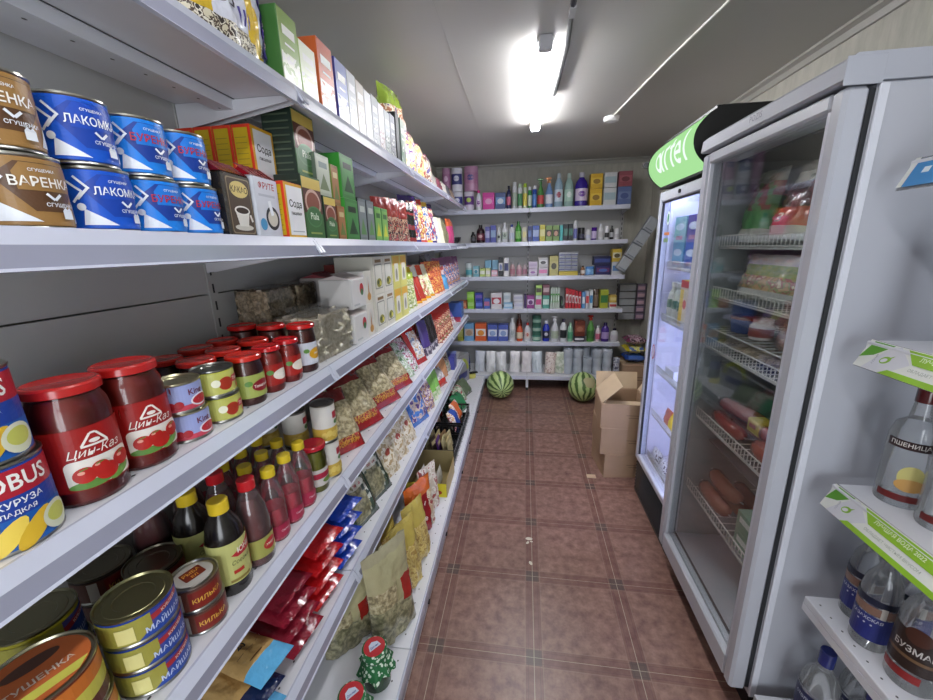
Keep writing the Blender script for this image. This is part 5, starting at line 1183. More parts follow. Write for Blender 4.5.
# ================================================================== BACK shelves
BX = {'b1': (472.3, .009987, 'on the far top shelf'), 'b2': (472.9, .0102, 'on the far second shelf'), 'b3': (473.6, .01043, 'on the far third shelf'), 'b4': (474.2, .01066, 'on the far fourth shelf'), 'b5': (474.9, .0109, 'on the far fifth shelf'), 'b6': (473.4, .01077, 'on the far bottom deck')}
BASE = {'b1': 207, 'b2': 241.5, 'b3': 276.5, 'b4': 308.5, 'b5': 341.5, 'b6': 374}
ZB['b6'] = .17
_pc = {}
def B(sh, kind, l, r, top, desc, c, bot=None, dy=0, d=None):
    """one item of the far shelves: l..r across and top measured on a common scale"""
    x0, s, where = BX[sh]; xl = -.5+(l-x0)*s; xr = -.5+(r-x0)*s; w = (xr-xl)*.96
    base = BASE[sh]; h = ((bot or base)-top)*s*.97; dz = 0 if bot is None else (base-bot)*s*.97
    if dz: dz = round(dz+.001, 4)
    key = (kind, round(w, 2), round(h, 2), tuple(c)); P = _pc.get(key)
    if P is None:
        R = w/2
        if kind == 'box':
            def dec(m, f, w, h, c=c):
                if len(c) > 1: m.decal(rect(-w*.44, h*.30, w*.44, h*.72), c[1], f)
                if len(c) > 2: m.decal(ell(0, h*.48, w*.30, h*.17, 14), c[2], f)
            P = carton('carton', w, d or .10, h, c[0], None, dec if len(c) > 1 else None, b=.001)
        elif kind == 'bot':
            P = bottle('bottle', [(R*.92, 0), (R, .006), (R, h*.62), (R*.8, h*.74), (R*.42, h*.84), (R*.4, h*.86)], c[0], c[1], h*.14, n=16, sy=.999, label=bandlabel(R, h*.16, h*.52, c[2], extra=(lambda m, g: m.decal(ell(0, h*.36, R*.55, h*.09, 12), c[3], g, me=.02)) if len(c) > 3 else None, half=R*1.2, me=.02))
        elif kind == 'aer':
            P = bottle('aerosol_can', [(R*.95, 0), (R, .004), (R, h*.80), (R*.85, h*.84)], c[0], c[1], h*.16, n=16, capr=R*.8, label=bandlabel(R, h*.1, h*.6, c[2], half=R*1.2, me=.02))
        elif kind == 'tub':
            P = bottle('cosmetic_jar', [(R*.95, 0), (R, .004), (R, h*.66)], c[0], c[1], h*.34, n=18, capr=R, label=bandlabel(R, h*.15, h*.5, c[2], half=R*1.2, me=.02))
        elif kind == 'spray':
            P = bottle('spray_bottle', [(R*.95, 0), (R, .006), (R, h*.48), (R*.6, h*.66), (R*.3, h*.76), (R*.3, h*.80)], c[0], c[1], .0, n=16, capr=R*.42, trigger=c[1], label=bandlabel(R, h*.12, h*.42, c[2], half=R*1.2, me=.02))
        elif kind == 'bag':
            P = bag('packet', w, h, d or .06, lambda u, v: (c[0] if v > .72 or v < .12 or len(c) < 2 else c[1]), stand=True, seed=len(_pc), nu=8, nv=10)
        elif kind == 'roll':
            P = Proto('paper_roll', 'paper roll'); m = MB(); m.lathe([(R*.98, 0), (R, .004), (R, h-.004), (R*.97, h), (R*.3, h), (R*.28, h-.02), (.001, h-.02)], c[0], 20); P.part(m, 'roll')
            m = MB(); g = cyl(R+.0006); m.decal(rect(-R*1.2, h*.3, R*1.2, h*.75), c[1], g, me=.02); m.decal(ell(0, h*.55, R*.5, h*.12, 14), c[2], g, me=.02); P.part(m, 'printed_label')
        _pc[key] = P
        P.kind = kind; P.R = R
    dep = (d or .10)/2 if kind == 'box' else ((d or .06)/2+.01 if kind == 'bag' else P.R)
    y = (BF if sh != 'b6' else 4.15)+.02+dep+dy
    P.put((xl+xr)/2, y, ZB[sh]+.0006+dz, desc, where, rz=-PI/2)
W, K_ = '#d4d6da/p', '#1a1a1e/p'
b1 = [('roll', 440.5, 449.5, 188, 'white and purple paper towel roll', ('#c8b8c8', '#8a4a8a', '#d8d0e0'), None), ('roll', 450, 462, 188, 'white and navy paper towel roll', ('#d0d0dc', '#3a3c80', '#d8d8e8'), None), ('roll', 463, 474, 188, 'purple printed paper towel roll', ('#cfc6d4', '#5a2a7a', '#a8c04a'), None),
 ('roll', 440.5, 449.5, 164, 'mauve paper towel roll on upper layer', ('#a87a9a', '#a06a90', '#d0b0c8'), 187.5), ('roll', 450, 462, 164, 'white paper towel roll on upper layer', ('#d4d4de', '#34387a', '#c8c8d8'), 187.5), ('roll', 463, 478.5, 163, 'pink paper towel roll on upper layer', ('#b88aa8', '#b07a9c', '#4a4a8a'), 187.5),
 ('bot', 475.5, 482, 187, 'white bottle with pink cap', (W, '#d83a8a/p', '#d8c8dc', '#7a3a8a')), ('box', 483, 495.5, 190, 'magenta carton', ('#c42a90', '#d850a8', '#e0a0c8')), ('box', 496, 507, 190.5, 'navy blue carton', ('#2a3f7a', '#5a86b8', '#c8d0dc')),
 ('bot', 507.5, 512.5, 184, 'slim navy bottle', ('#26285a/p', '#1c1c3c/p', '#c86a8a')), ('aer', 513.5, 518.5, 180.5, 'white aerosol can', (W, W, '#a8b8a8')), ('aer', 519, 524, 182.5, 'white and green aerosol can', (W, '#b8ccb8/p', '#4a8a5a')),
 ('aer', 524.5, 529, 182.5, 'aerosol can with lime cap', ('#c8d0b0/p', '#a8c838/p', '#d8c850')), ('aer', 529.5, 533.5, 186, 'small green aerosol can', ('#2c8a4a/p', W, '#c8d8c8')), ('aer', 534, 538.5, 185, 'small blue aerosol can', ('#2a4aa0/p', W, '#5a8ad0')),
 ('spray', 539, 546, 178, 'green spray bottle', ('#4a8a48/p', '#3a7a3a/p', '#c0484a')), ('spray', 547, 555, 177, 'blue spray bottle with orange trigger', ('#7a9ac8/p', '#d8905a/p', '#dcdce4')),
 ('bot', 556, 565, 174, 'pale blue large bottle', ('#9ab4c4/p', '#b8c4cc/p', '#c8d4dc', '#a84a5a')), ('bot', 566, 575.5, 174.5, 'mint large bottle', ('#9ab8b0/p', '#b0c4bc/p', '#a8c8b8', '#d8e4dc')), ('bot', 576.5, 590, 174, 'large purple detergent bottle', ('#34208a/p', '#b8b8c8/p', '#cdbfd8', '#6a3aa0')),
 ('box', 591, 603, 191, 'yellow carton', ('#c8a020', '#d8b840', '#8a6a20'), None), ('box', 591, 603, 176.5, 'yellow carton', ('#c8a020', '#d8b840', '#8a6a20'), 190.8), ('box', 604, 616.5, 190.5, 'white carton with grey print', ('#c4c8c8', '#9ab0b8'), None), ('box', 604, 616.5, 176, 'white carton with grey print', ('#c4c8c8', '#9ab0b8'), 190.2),
 ('box', 617.5, 631, 190, 'slate blue carton', ('#5a6a98', '#7080a8', '#48588a'), None), ('box', 617.5, 631, 175.5, 'dull red carton', ('#8a4650', '#a05a62', '#6a3038'), 189.7)]
for k in b1: B('b1', *k[:6], bot=k[6] if len(k) > 6 else None)
b2 = [('bot', 470, 475.5, 230, 'small black bottle', (K_, K_, '#4a4a50')), ('bot', 476, 485, 223, 'dark maroon bottle', ('#2c141c/p', K_, '#6a3040', '#c8a8a8')), ('box', 485.5, 490.5, 225, 'violet blue carton', ('#5a5a9a', '#a8a8cc')), ('box', 491, 497, 224, 'indigo carton', ('#4a50a0', '#88a0c0')),
 ('bot', 497.5, 502, 226, 'slim white bottle', (W, W, '#b8c0b8', '#3a3a40')), ('bot', 502.5, 509, 221.5, 'tall white bottle', (W, W, '#b0bcb4', '#5a6a60')), ('bot', 510, 516, 223.5, 'white bottle with blue cap', (W, '#2c3f90/p', '#c0c8d8')), ('bot', 516.5, 523, 220.5, 'green bottle', ('#4a9a3c/p', '#2c6a2c/p', '#88c070')),
 ('box', 524, 528, 227, 'narrow cream carton', ('#ccc8b4', '#d8d090')), ('box', 529.5, 533.5, 226, 'narrow navy carton', ('#2c3470', '#5a70a8')), ('box', 534, 541, 225.5, 'blue carton', ('#3450a0', '#a0b0d4')), ('box', 541.5, 547, 225, 'yellow green carton', ('#c4bc3c', '#e0dc9a')),
 ('box', 547.5, 554, 226, 'hair colour box with dark haired portrait', ('#7a9a50', '#2a1c18', '#c89a80')), ('box', 554.5, 561, 226, 'hair colour box with dark haired portrait', ('#7a9a50', '#2a1c18', '#c89a80')), ('box', 561.5, 564.5, 226, 'thin teal carton', ('#48b0b0',)), ('box', 565, 569.5, 225, 'black carton', ('#24282c', '#4a7a6a')), ('box', 570, 574.5, 225, 'black carton', ('#24282c', '#4a7a6a')),
 ('aer', 575, 579, 222, 'white and blue roll-on', (W, W, '#7a80c0')), ('tub', 579.5, 586.5, 229, 'black round jar', (K_, K_, '#3a3a50')), ('tub', 587, 592.5, 231, 'white round jar', (W, W, '#c0c4d8')), ('bag', 593, 598.5, 229, 'violet pouch', ('#4a1c8a/f', '#c0b0d8')), ('bot', 599, 605, 226, 'white lotion bottle', (W, W, '#c0c0c4')),
 ('tub', 605.5, 610, 228, 'white and black jar', (W, W, '#2a2a2e')), ('bot', 610.5, 614.5, 228, 'black small bottle', (K_, K_, '#a8a8ac')), ('tub', 615, 620, 231, 'small white jar', (W, W, '#b0b0b8'))]
for k in b2: B('b2', *k[:6])
b3 = [('tub', 464.5, 472, 262, 'teal based clear jar', ('#a8bcbc/p', '#c8d0d0/p', '#4a9aa4')), ('box', 473, 479, 265.5, 'teal and white carton', ('#7ab0bc', '#c8d8dc', '#3a8aa0')), ('box', 480, 485.5, 268, 'lime and white small carton', ('#b8d078', '#e0e4d8')), ('box', 486, 491, 268, 'pale yellow small carton', ('#d0d8a0', '#e4e4dc')), ('box', 492, 498.5, 270, 'pink small carton', ('#d8a8b4', '#e0d0d8')),
 ('box', 484.5, 491.5, 260, 'light blue carton behind', ('#7aa8c4',), None, .11), ('box', 492, 499, 260, 'light blue carton behind', ('#7aa8c4',), None, .11), ('box', 499.5, 504, 257, 'black and white tall carton', ('#24262c', '#dcdce0', '#6a7aa8')), ('box', 505, 510, 257.5, 'white and navy tall carton', ('#d8d8dc', '#30386a')),
 ('bot', 511, 516.5, 262, 'rose pump bottle', ('#c8a8ac/p', '#a0a0a4/p', '#b8808c')), ('bot', 517.5, 523.5, 263, 'blush bottle', ('#ccb0b4/p', '#a8a8ac/p', '#b88898')), ('bot', 524, 529, 263, 'grey pink bottle', ('#b8a8ac/p', '#98989c/p', '#a87888')), ('box', 530, 539, 269, 'lilac carton below', ('#c4b8cc', '#d8d0dc', '#9a6aa8')), ('box', 530, 539, 262, 'lilac carton above', ('#ccc0d4', '#b8a8c4'), 268.8),
 ('box', 540, 549.5, 268, 'white and pink carton below', ('#c8c4cc', '#d880b0')), ('box', 540, 549.5, 258, 'grey white carton above', ('#b8b8b8', '#d8d8d8', '#4a4a4c'), 267.8), ('box', 551, 560, 256.5, 'olive yellow carton', ('#b4ac68', '#c4bc7c', '#4a4630')),
 ('bot', 582, 586.5, 267, 'tiny brown bottle', ('#8a5a3a/p', '#4a3424/p', '#d8d0c8')), ('bag', 587, 596, 268, 'sky blue pouch', ('#4a80c0/f', '#7aa8d8')), ('box', 596.5, 611, 267, 'navy purple carton below', ('#2c2860', '#6a3a6a', '#4a6ab0')), ('box', 594, 611, 258, 'navy carton above', ('#24264c', '#3a4888'), 266.8), ('box', 612, 622.5, 264, 'white and blue carton', ('#c8ccd4', '#5a86c0'), None), ('box', 611.5, 621, 251, 'yellow and white carton', ('#c4a838', '#d0ccb8', '#5a5030'), 263.8)]
for k in b3: B('b3', *k[:6], bot=k[6] if len(k) > 6 else None, dy=k[7] if len(k) > 7 else 0)
# blister display of small packs
P = Proto('display_rack', 'display'); m = MB(); m.box(-.02, .0, -.10, .10, 0, .24, '#8a8c92'); P.part(m, 'backing', smooth=0)
m = MB()
for j in range(5):
    for i in range(3): m.box(.0005, .022, -.095+.064*i, -.035+.064*i, .045+.037*j, .075+.037*j, '#b8bcc4', .001); m.box(.0225, .0235, -.095+.064*i, -.035+.064*i, .055+.037*j, .067+.037*j, '#3a4280')
P.part(m, 'small_packs', smooth=0); m = MB(); m.box(.001, .05, -.10, .10, 0, .04, '#c8b43c', .002); P.part(m, 'base', smooth=0)
P.put(.505, BF+.07, ZB['b3']+.0006, 'grey card of small packs with yellow base', BX['b3'][2], rz=-PI/2)
b4 = [('box', 457.5, 466, 300, 'orange brown carton', ('#b8643c', '#d8a080')), ('box', 467, 474, 299, 'lime green carton below', ('#88c43c', '#b0d880')), ('box', 466.5, 474, 291, 'lime green carton above', ('#90cc44', '#a8d870'), 298.8), ('box', 475.5, 483, 299.5, 'royal blue carton below', ('#2a3c9a', '#5a70c0')), ('box', 475, 483, 292, 'royal blue carton above', ('#303ca0', '#7a60b0'), 299.2),
 ('box', 484, 490.5, 298, 'blue and pink carton', ('#4a6ab8', '#b86a90')), ('box', 491.5, 503, 292, 'white carton with red print', ('#d0ccd0', '#a83040', '#e0dce0')), ('box', 504.5, 514, 302, 'light blue flat pack', ('#8ab0cc', '#c0d4e0')), ('box', 504.5, 512, 292, 'white carton on the light blue pack', ('#c4ccd0', '#a8b8c0'), 301.8),
 ('box', 515, 525, 301, 'white soft pack below', ('#c8c8d0', '#b0b0c4')), ('box', 514.5, 524.5, 294, 'white soft pack above', ('#c4c4cc', '#a8a8bc'), 300.8), ('box', 525.5, 527.8, 294, 'thin dark purple carton', ('#3a1c5a',)), ('box', 528.3, 536, 295, 'magenta and white carton', ('#8a2a80', '#d8c8dc', '#5a1c6a')),
 ('box', 537, 543.3, 295, 'white and teal carton below', ('#c8d0cc', '#b83a78')), ('box', 537, 543.3, 284.5, 'lime carton above', ('#9ac060', '#4a4030'), 294.8), ('box', 544, 551, 295, 'teal green carton below', ('#4a9a88', '#c8dcd4')), ('box', 544, 551, 284, 'dark red carton above', ('#6a3440', '#b8a0a0'), 294.8),
 ('box', 600.5, 608.5, 290, 'yellow and green carton', ('#a8b038', '#3a7a44')), ('box', 609.5, 617, 303, 'white and red flat carton', ('#d4d0d0', '#b83a40')), ('box', 609.5, 616.5, 295.5, 'sand yellow carton', ('#c4a850', '#d8c888'), 302.8), ('bag', 594, 600, 289, 'brown pouch', ('#4a3830/f', '#7a6a5a'))]
for k in b4: B('b4', *k[:6], bot=k[6] if len(k) > 6 else None)
for i in range(4): B('b4', 'box', 552+2.3*i, 554+2.3*i, 287, 'green and white toothbrush pack', ('#b8c4b8', '#4a9a3c', '#e0e4e0'))
B('b4', 'box', 562.2, 564.5, 297, 'thin black carton', ('#1c1c20', '#3a5a3a'))
for i in range(5): B('b4', 'box', 567+3.1*i, 569.7+3.1*i, 288+i*.9, 'red toothpaste carton', ('#c02430', '#e0d8d8', '#a8182a'))
for i, (c, d) in enumerate(((('#5a90c8', '#d8e0e8'), 'sky blue toothpaste carton'), (('#c8ccd8', '#c84a50'), 'white and red toothpaste carton'), (('#d0d8dc', '#4a86b8'), 'white and blue tall carton'))): B('b4', 'box', 583+3.7*i, 586.2+3.7*i, 292-i, d, c)
b5 = [('box', 456.5, 462.5, 326, 'yellow green carton', ('#a8a83c', '#c8c870')), ('box', 463.5, 474, 323, 'light blue powder box with a figure', ('#6a9ac4', '#c0b0a0', '#a88a70')), ('box', 475, 487, 323, 'orange washing powder box', ('#d05a24', '#e0e0dc', '#d88a30')), ('box', 488, 498.5, 324, 'blue and white powder box', ('#4a5cb0', '#d0d4e0', '#8aa0c8')), ('box', 499, 509.5, 324, 'blue and white powder box', ('#4a5cb0', '#d0d4e0', '#8aa0c8')),
 ('bot', 510, 517, 317, 'white bottle beside the powder boxes', (W, W, '#b8bcc0', '#a0a8b0')), ('bot', 517.5, 524.5, 323, 'orange bottle', ('#c8502c/p', '#8a2c1c/p', '#d8c8b0')), ('bot', 525.5, 532.5, 322, 'white bottle with red cap', (W, '#a82c28/p', '#d8d0cc', '#b84a40')), ('bot', 517, 524, 315, 'brown bottle behind the orange one', ('#5a2a1c/p', '#4a2018/p', '#8a5a48'), None, .12),
 ('tub', 533.5, 543, 332, 'green tub lowest of its stack', ('#4a8a78/p', '#3a6a5c/p', '#a8c4b4')), ('tub', 533.5, 543, 323, 'green tub in the middle of its stack', ('#44786a/p', '#34604f/p', '#98b4a4'), 331.8), ('tub', 533.5, 543, 314, 'green tub on top of its stack', ('#3c6a5e/p', '#2c5044/p', '#88a898'), 322.8),
 ('bot', 544, 551.5, 320, 'royal blue bottle', ('#1c30b0/p', '#d8dce8/p', '#1c1c3c', '#c8c8d8')), ('spray', 552.5, 560.5, 315, 'white spray bottle', (W, W, '#a8b4a0')), ('bot', 561.5, 568.5, 318, 'white bottle with black label', (W, '#2a1c3c/p', '#202428')), ('bot', 569, 574.5, 322, 'pale green small bottle', ('#98c8a8/p', '#a8d0b0/p', '#5aa880')),
 ('box', 575.5, 586, 336, 'dark box with white stripe below', ('#26283c', '#d8d8e0')), ('box', 575.5, 586, 320, 'reddish brown carton above', ('#6a2c1c', '#8a4a34', '#a8705a'), 335.8), ('spray', 588, 595.5, 314, 'green spray bottle with red trigger', ('#5a9a48/p', '#a82c28/p', '#3a6a34')), ('bot', 596, 601.5, 325, 'pink and white pump bottle', ('#d0c4cc/p', W, '#b8607a')),
 ('bot', 602, 610, 322, 'purple bottle', ('#4a2c8a/p', '#2a1c50/p', '#a890c8')), ('bot', 611, 619, 328, 'white jug with dark cap', (W, '#24203a/p', '#c8c4cc'))]
for k in b5: B('b5', *k[:6], bot=k[6] if len(k) > 6 else None, dy=k[7] if len(k) > 7 else 0)
# deck: bagged napkins and paper rolls
def nap(seed, c): return bag('napkin_pack', .118, .235, .085, lambda u, v: c, stand=True, seed=seed, wr=.05)
for i, (px, c, d) in enumerate(((478, '#c4c8d0/f', 'bluish white napkin pack'), (490.5, '#e0e0e2/f', 'white napkin pack in a clear bag'), (502, '#dcdcde/f', 'white crinkled napkin pack'), (514.5, '#e2e0e2/f', 'white tall napkin pack'), (527.5, '#dcd6d8/f', 'pinkish white napkin pack'), (539, '#ccd6de/f', 'pale blue napkin pack'), (551, 'busy:#d8c4bc,#e0d4cc,#b89a90:24', 'floral napkin pack'), (562, 'busy:#a8b89c,#c4ccb8,#d8dccc:14', 'pale green napkin pack'))):
    q = nap(300+i, c); q.put(-.5+(px-473.4)*.01077, 4.24-(.03 if i in (2, 6) else 0), .1706, d, BX['b6'][2], rz=-PI/2, tilt=-.08, roll=.06*((i % 3)-1))
tr = Proto('toilet_roll', 'paper roll'); m = MB(); m.lathe([(.0475, 0), (.049, .003), (.049, .087), (.0475, .090), (.018, .090), (.018, .06), (.001, .06)], '#b8c0cc/r', 20); tr.part(m, 'roll'); m = MB(); m.decal(rect(-.04, .03, .04, .06), '#c0c8d4', cyl(.0496), me=.015); tr.part(m, 'wrap_band')
for i, n in enumerate((3, 3, 2, 3, 3)):
    for j in range(n): tr.put(.535+.103*i, 4.235-.004*i, .1706+.0905*j, 'pale blue grey toilet roll', BX['b6'][2])
for i in range(5):
    for j in range(3): tr.put(.535+.103*i, 4.36, .1706+.0905*j, 'pale blue grey toilet roll', BX['b6'][2])
P = bag('rubbish_bag_roll', .11, .22, .08, lambda u, v: '#1c2a80/f' if .35 < v < .75 else '#30384a/f', stand=True, seed=320); P.put(-.60, 4.22, .1706, 'dark blue packet in the corner', BX['b6'][2], rz=-.6)
P = Proto('tape_dispenser', 'tape'); m = MB(); m.lathe([(.05, 0), (.052, .003), (.052, .04), (.05, .043), (.02, .043), (.02, .03), (.001, .03)], '#c8c060/p', 22); P.part(m, 'roll'); m = MB(); m.box(-.02, .075, -.02, .02, .0435, .06, '#1c1c1c/p', .004); P.part(m, 'cutter'); P.put(-.52, 4.02, .1706, 'yellow tape roll with black cutter', 'on the corner of the deck', rz=.5)
# grey organiser packs on the wall right of the far shelves
def organ(n, w, h, pitch, strip):
    P = Proto('sponge_strip', 'packets'); m = MB(); m.box(0, .012, -w/2, w/2, 0, n*pitch, '#6c7076'); P.part(m, 'backing', smooth=0)
    for i in range(n):
        m = MB(); m.box(.0125, .05, -w/2+.004, w/2-.004, i*pitch+.004, (i+1)*pitch-.004, '#a4aab0/p', .008); o = P.part(m, 'pack', smooth=0)
        m = MB(); m.box(.0505, .0515, -w/2+.02, w/2-.02, i*pitch+.02, i*pitch+.03, '#6a7078'); m.build('printed_mark', o, smooth=0)
    return P
P = organ(4, .11, .1, .145, 0); P.put(1.005, 4.235, 1.255, 'slanting strip of grey packs', 'right of the far shelves', rz=-PI/2, roll=-math.radians(31))
P = Proto('packet_rack', 'rack'); m = MB()
for x in (-.001, .185, .285): m.box(-.012, .055, x-.006, x+.006, 0, .40, '#4a464e')
m.box(-.014, -.0125, -.007, .291, 0, .40, '#8a8c90'); P.part(m, 'frame', smooth=0)
for j in range(5):
    m = MB(); m.box(-.012, .05, .006, .178, .004+.079*j, .079+.079*j-.004, '#9a9ea2/p', .006); P.part(m, 'grey_pack', smooth=0)
    m = MB(); m.box(-.012, .05, .192, .278, .004+.079*j, .079+.079*j-.004, '#8a7a90/p', .006); m.box(.0505, .0515, .20, .27, .02+.079*j, .055+.079*j, '#b89aa8'); P.part(m, 'mauve_pack', smooth=0)
P.put(1.085, 4.55, .72, 'wall rack of grey and mauve packets', 'right of the far shelves', rz=-PI/2)

# ================================================================== FLOOR items
def melon(x, y, r, desc, rot, patch=False):
    P = Proto('watermelon', 'watermelon'); bm = bmesh.new(); bmesh.ops.create_uvsphere(bm, u_segments=48, v_segments=28, radius=r)
    for v in bm.verts: v.co.z *= 1.04; v.co *= 1+.012*noise.noise(v.co*9)
    m = MB(); m.bm(bm, 'melon')
    if patch: 
        def f(a, b, l): d = Vector((math.cos(b)*math.cos(a), math.cos(b)*math.sin(a), math.sin(b))); k = Vector((d.x*r, d.y*r, d.z*r*1.04)); return k*(1+.012*noise.noise(k*9)) + d*.0012
        pp = [( .1+(.55+.08*math.sin(3*t))*math.cos(t)*.8, .1+(.42+.06*math.cos(2*t))*math.sin(t)) for t in [2*PI*i/26 for i in range(26)]]
        m.decal(fan(pp), '#b8b088', f, .001, .1)
    o = P.part(m, 'rind', smooth=80); m = MB(); m.lathe([(.006, r*1.035), (.004, r*1.035+.012)], '#6a6a3a', 8); P.part(m, 'stem')
    for c in P.root.children: c.matrix_local = Matrix.Rotation(rot[1], 4, 'X') @ Matrix.Rotation(rot[2], 4, 'Z')
    P.put(x, y, r*1.0+.004, desc, 'on the floor before the far shelves', rz=rot[0]); return P
melon(-.195, 3.88, .142, 'striped watermelon at the left corner', (0.2, 1.75, 0))
melon(.645, 3.86, .145, 'striped watermelon with a pale patch', (0, -.55, -1.3), True)
def cbox(z, w, d, h, rz, desc, x, y, flaps=False):
    P = Proto('cardboard_box', 'box'); m = MB(); t = .004
    m.box(-w/2, w/2, -d/2, -d/2+t, 0, h, 'card'); m.box(-w/2, w/2, d/2-t, d/2, 0, h, 'card'); m.box(-w/2, -w/2+t, -d/2+t, d/2-t, 0, h, 'card'); m.box(w/2-t, w/2, -d/2+t, d/2-t, 0, h, 'card'); m.box(-w/2+t, w/2-t, -d/2+t, d/2-t, 0, t, 'card_in')
    P.part(m, 'carton', smooth=0)
    f = flat((0, -d/2, 0), (1, 0, 0), (0, 0, 1)); m = MB(); m.decal(rect(w*.05, h*.55, w*.4, h*.57), '#6f5a48', f); m.decal(rect(w*.1, h*.45, w*.36, h*.47), '#6f5a48', f); P.part(m, 'printed_label', smooth=0)
    if flaps:
        for (a, b, u, v, L_) in (((-w/2, -d/2, h), (-w/2, d/2, h), (0, 1, 0), (.75, 0, .75), .17), ((w/2, d/2, h), (w/2, -d/2, h), (0, -1, 0), (.55, .0, .85), .15), ((w/2, -d/2, h), (-w/2, -d/2, h), (-1, 0, 0), (0, .9, -.15), .11), ((-w/2, d/2, h), (w/2, d/2, h), (1, 0, 0), (0, .3, .9), .12)):
            a, b = Vector(a), Vector(b); v = Vector(v).normalized(); c = (a+b)/2+v*(L_/2+.004); u = Vector(u); n = u.cross(v)
            m = MB(); m.obox(c, u, v, n, (a-b).length/2-.004, L_/2, .002, 'card_in'); P.part(m, 'flap', smooth=0)
    else: m = MB(); m.box(-w/2+.001, w/2-.001, -d/2+.001, d/2-.001, h+.0002, h+.004, 'card'); m.decal(rect(-w/2+.01, -.02, w/2-.01, .02), '#b09a74', flat((0, 0, h+.004), (1, 0, 0), (0, 1, 0))); P.part(m, 'closed_flaps', smooth=0)
    P.put(x, y, z, desc, 'beside the far fridge', rz=rz)
cbox(.0005, .27, .30, .165, .10, 'cardboard box at the bottom of the stack', .70, 2.62); cbox(.171, .30, .31, .185, .0, 'cardboard box in the middle of the stack', .70, 2.63); cbox(.361, .29, .31, .17, -.05, 'open cardboard box on top of the stack', .695, 2.63, True)
cbox(.0005, .26, .36, .30, 0, 'cardboard box under the bright packets in the far corner', 1.22, 4.30)
for i, (dz, c_, c2, d) in enumerate(((0, '#2c4a9a/f', '#4a70c0/f', 'blue powder bag lowest in the far corner'), (.095, '#c8b828/f', 'busy:#d8c830,#e8e070,#4a6ab0:10', 'yellow powder bag in the far corner'), (.19, '#7a3a5a/f', 'busy:#7a3a5a,#c8a8b8,#4a2a3a:14', 'plum powder bag topmost in the far corner'))):
    q = bag('powder_bag', .22, .26, .08, lambda u, v, c2=c2, c_=c_: c2 if abs(u) < .7 else c_, seed=330+i); q.put(1.23, 4.16+.13*0, .3105+.045+dz, d, 'on the corner cardboard box', rz=-PI/2, tilt=-PI/2)
q = bag('pillow_packet', .07, .2, .06, lambda u, v: 'busy:#7a8098,#c0c4d0,#4a4a68:16', seed=340, stand=True); q.put(1.038, 4.19, .1706, 'grey violet packet', 'at the right end of the deck', rz=-PI/2)
for i, (x, y, s) in enumerate(((.063, 1.82, .02), (.055, 1.79, .012), (.068, 1.65, .014), (.075, 1.80, .009))):
    m = MB(); m.decal(ell(0, 0, s, s*.6, 7, i), '#cfcab8', flat((0, 0, .0006), (1, 0, 0), (0, 1, 0)), .0004); o = single(m, 'paper_scrap', 'litter', 'tiny white scrap lying on the aisle floor tiles', 'scraps on the floor', smooth=0, loc=(x, y, 0))
m = MB(); m.obox((.50, 2.46, .004), (1, 0, 0), (0, 1, 0), (0, 0, 1), .03, .02, .002, 'card_in'); single(m, 'cardboard_scrap', 'litter', 'torn scrap of cardboard on the floor by the stacked boxes', smooth=0)

# ================================================================== RIGHT rack bottles
ZR['r5'] = .17
def rk(P, sh, x, y, desc, rz=180): P.put(x, y, ZR[sh]+.0006, desc, 'on the right rack', rz=math.radians(rz))
def vod(m, _):
    r = .036; g = cyl(r+.0008); E = .01; m.decal(rect(-.055, .03, .055, .098), '#26307a', g, me=E); m.decal(rect(-.055, .102, .055, .124), '#8a6a5c', g, me=E); m.decal(rect(-.06, .128, .05, .145), '#20263c', g, me=E); m.text('КАЗАХСКАЯ', 0, .088, .009, '#c8ccdc', g, me=.01, wmax=.06)
    for i in range(3): m.decal(ell(-.012+.012*i, .074, .0022, .0022, 8), '#c8ccdc', g)
    m.decal(rect(.022, .10, .032, .13), '#c8c4bc', g, me=E)
vpf = [(.033, 0), (.036, .005), (.036, .155), (.031, .185), (.017, .215), (.0145, .24)]
v1 = bottle('vodka_bottle', vpf, 'glass', '#141a40/p', .035, label=vod, capr=.017, n=28)
for i, (x, y) in enumerate(((.895, .950), (.862, .872), (.952, .885))): rk(v1, 'r4', x, y, 'clear vodka bottle with blue label', 205)
def dkl(m, _):
    r = .043; g = cyl(r+.0008); E = .01; m.decal(rect(-.07, .055, .07, .15), '#2a1c18', g, me=E); m.decal(ell(0, .145, .022, .020), '#4a2a20', g, me=E); m.text('БУЗМАР', 0, .108, .016, '#c8c4c0', g, me=.01, wmax=.07); m.decal(rect(-.05, .082, .05, .09), '#6a5038', g, me=E); m.decal(rect(-.05, .03, .02, .05), '#8a2020', g, me=E)
v2 = bottle('vodka_bottle', [(.040, 0), (.043, .006), (.043, .17), (.036, .20), (.018, .23), (.0155, .25)], 'glass', '#1a1a1c/p', .035, label=dkl, capr=.019, n=28); rk(v2, 'r4', .878, .782, 'vodka bottle with dark brown label', 215)
def wheat(m, _):
    r = .043; g = cyl(r+.0008); E = .01; m.decal(rect(-.035, .145, .05, .165), '#2c1216', g, me=E); m.text('ПШЕНИЦА', .006, .155, .012, '#d8d4d0', g, me=.01, wmax=.066); m.decal(rect(-.03, .018, .06, .034), '#6a1c1c', g, me=E); m.decal(ell(.02, .08, .022, .028), '#c8c078', g, me=E); m.decal(ell(.022, .06, .026, .016), '#c89a58', g, me=E)
v3 = bottle('vodka_bottle', [(.041, 0), (.043, .006), (.043, .165), (.036, .195), (.019, .21), (.0155, .25)], 'glass', '#5a1418/p', .06, label=wheat, capr=.017, n=28); rk(v3, 'r3', .90, .938, 'round vodka bottle with wheat picture', 215); rk(v3, 'r3', .91, .845, 'round vodka bottle with wheat picture', 215)
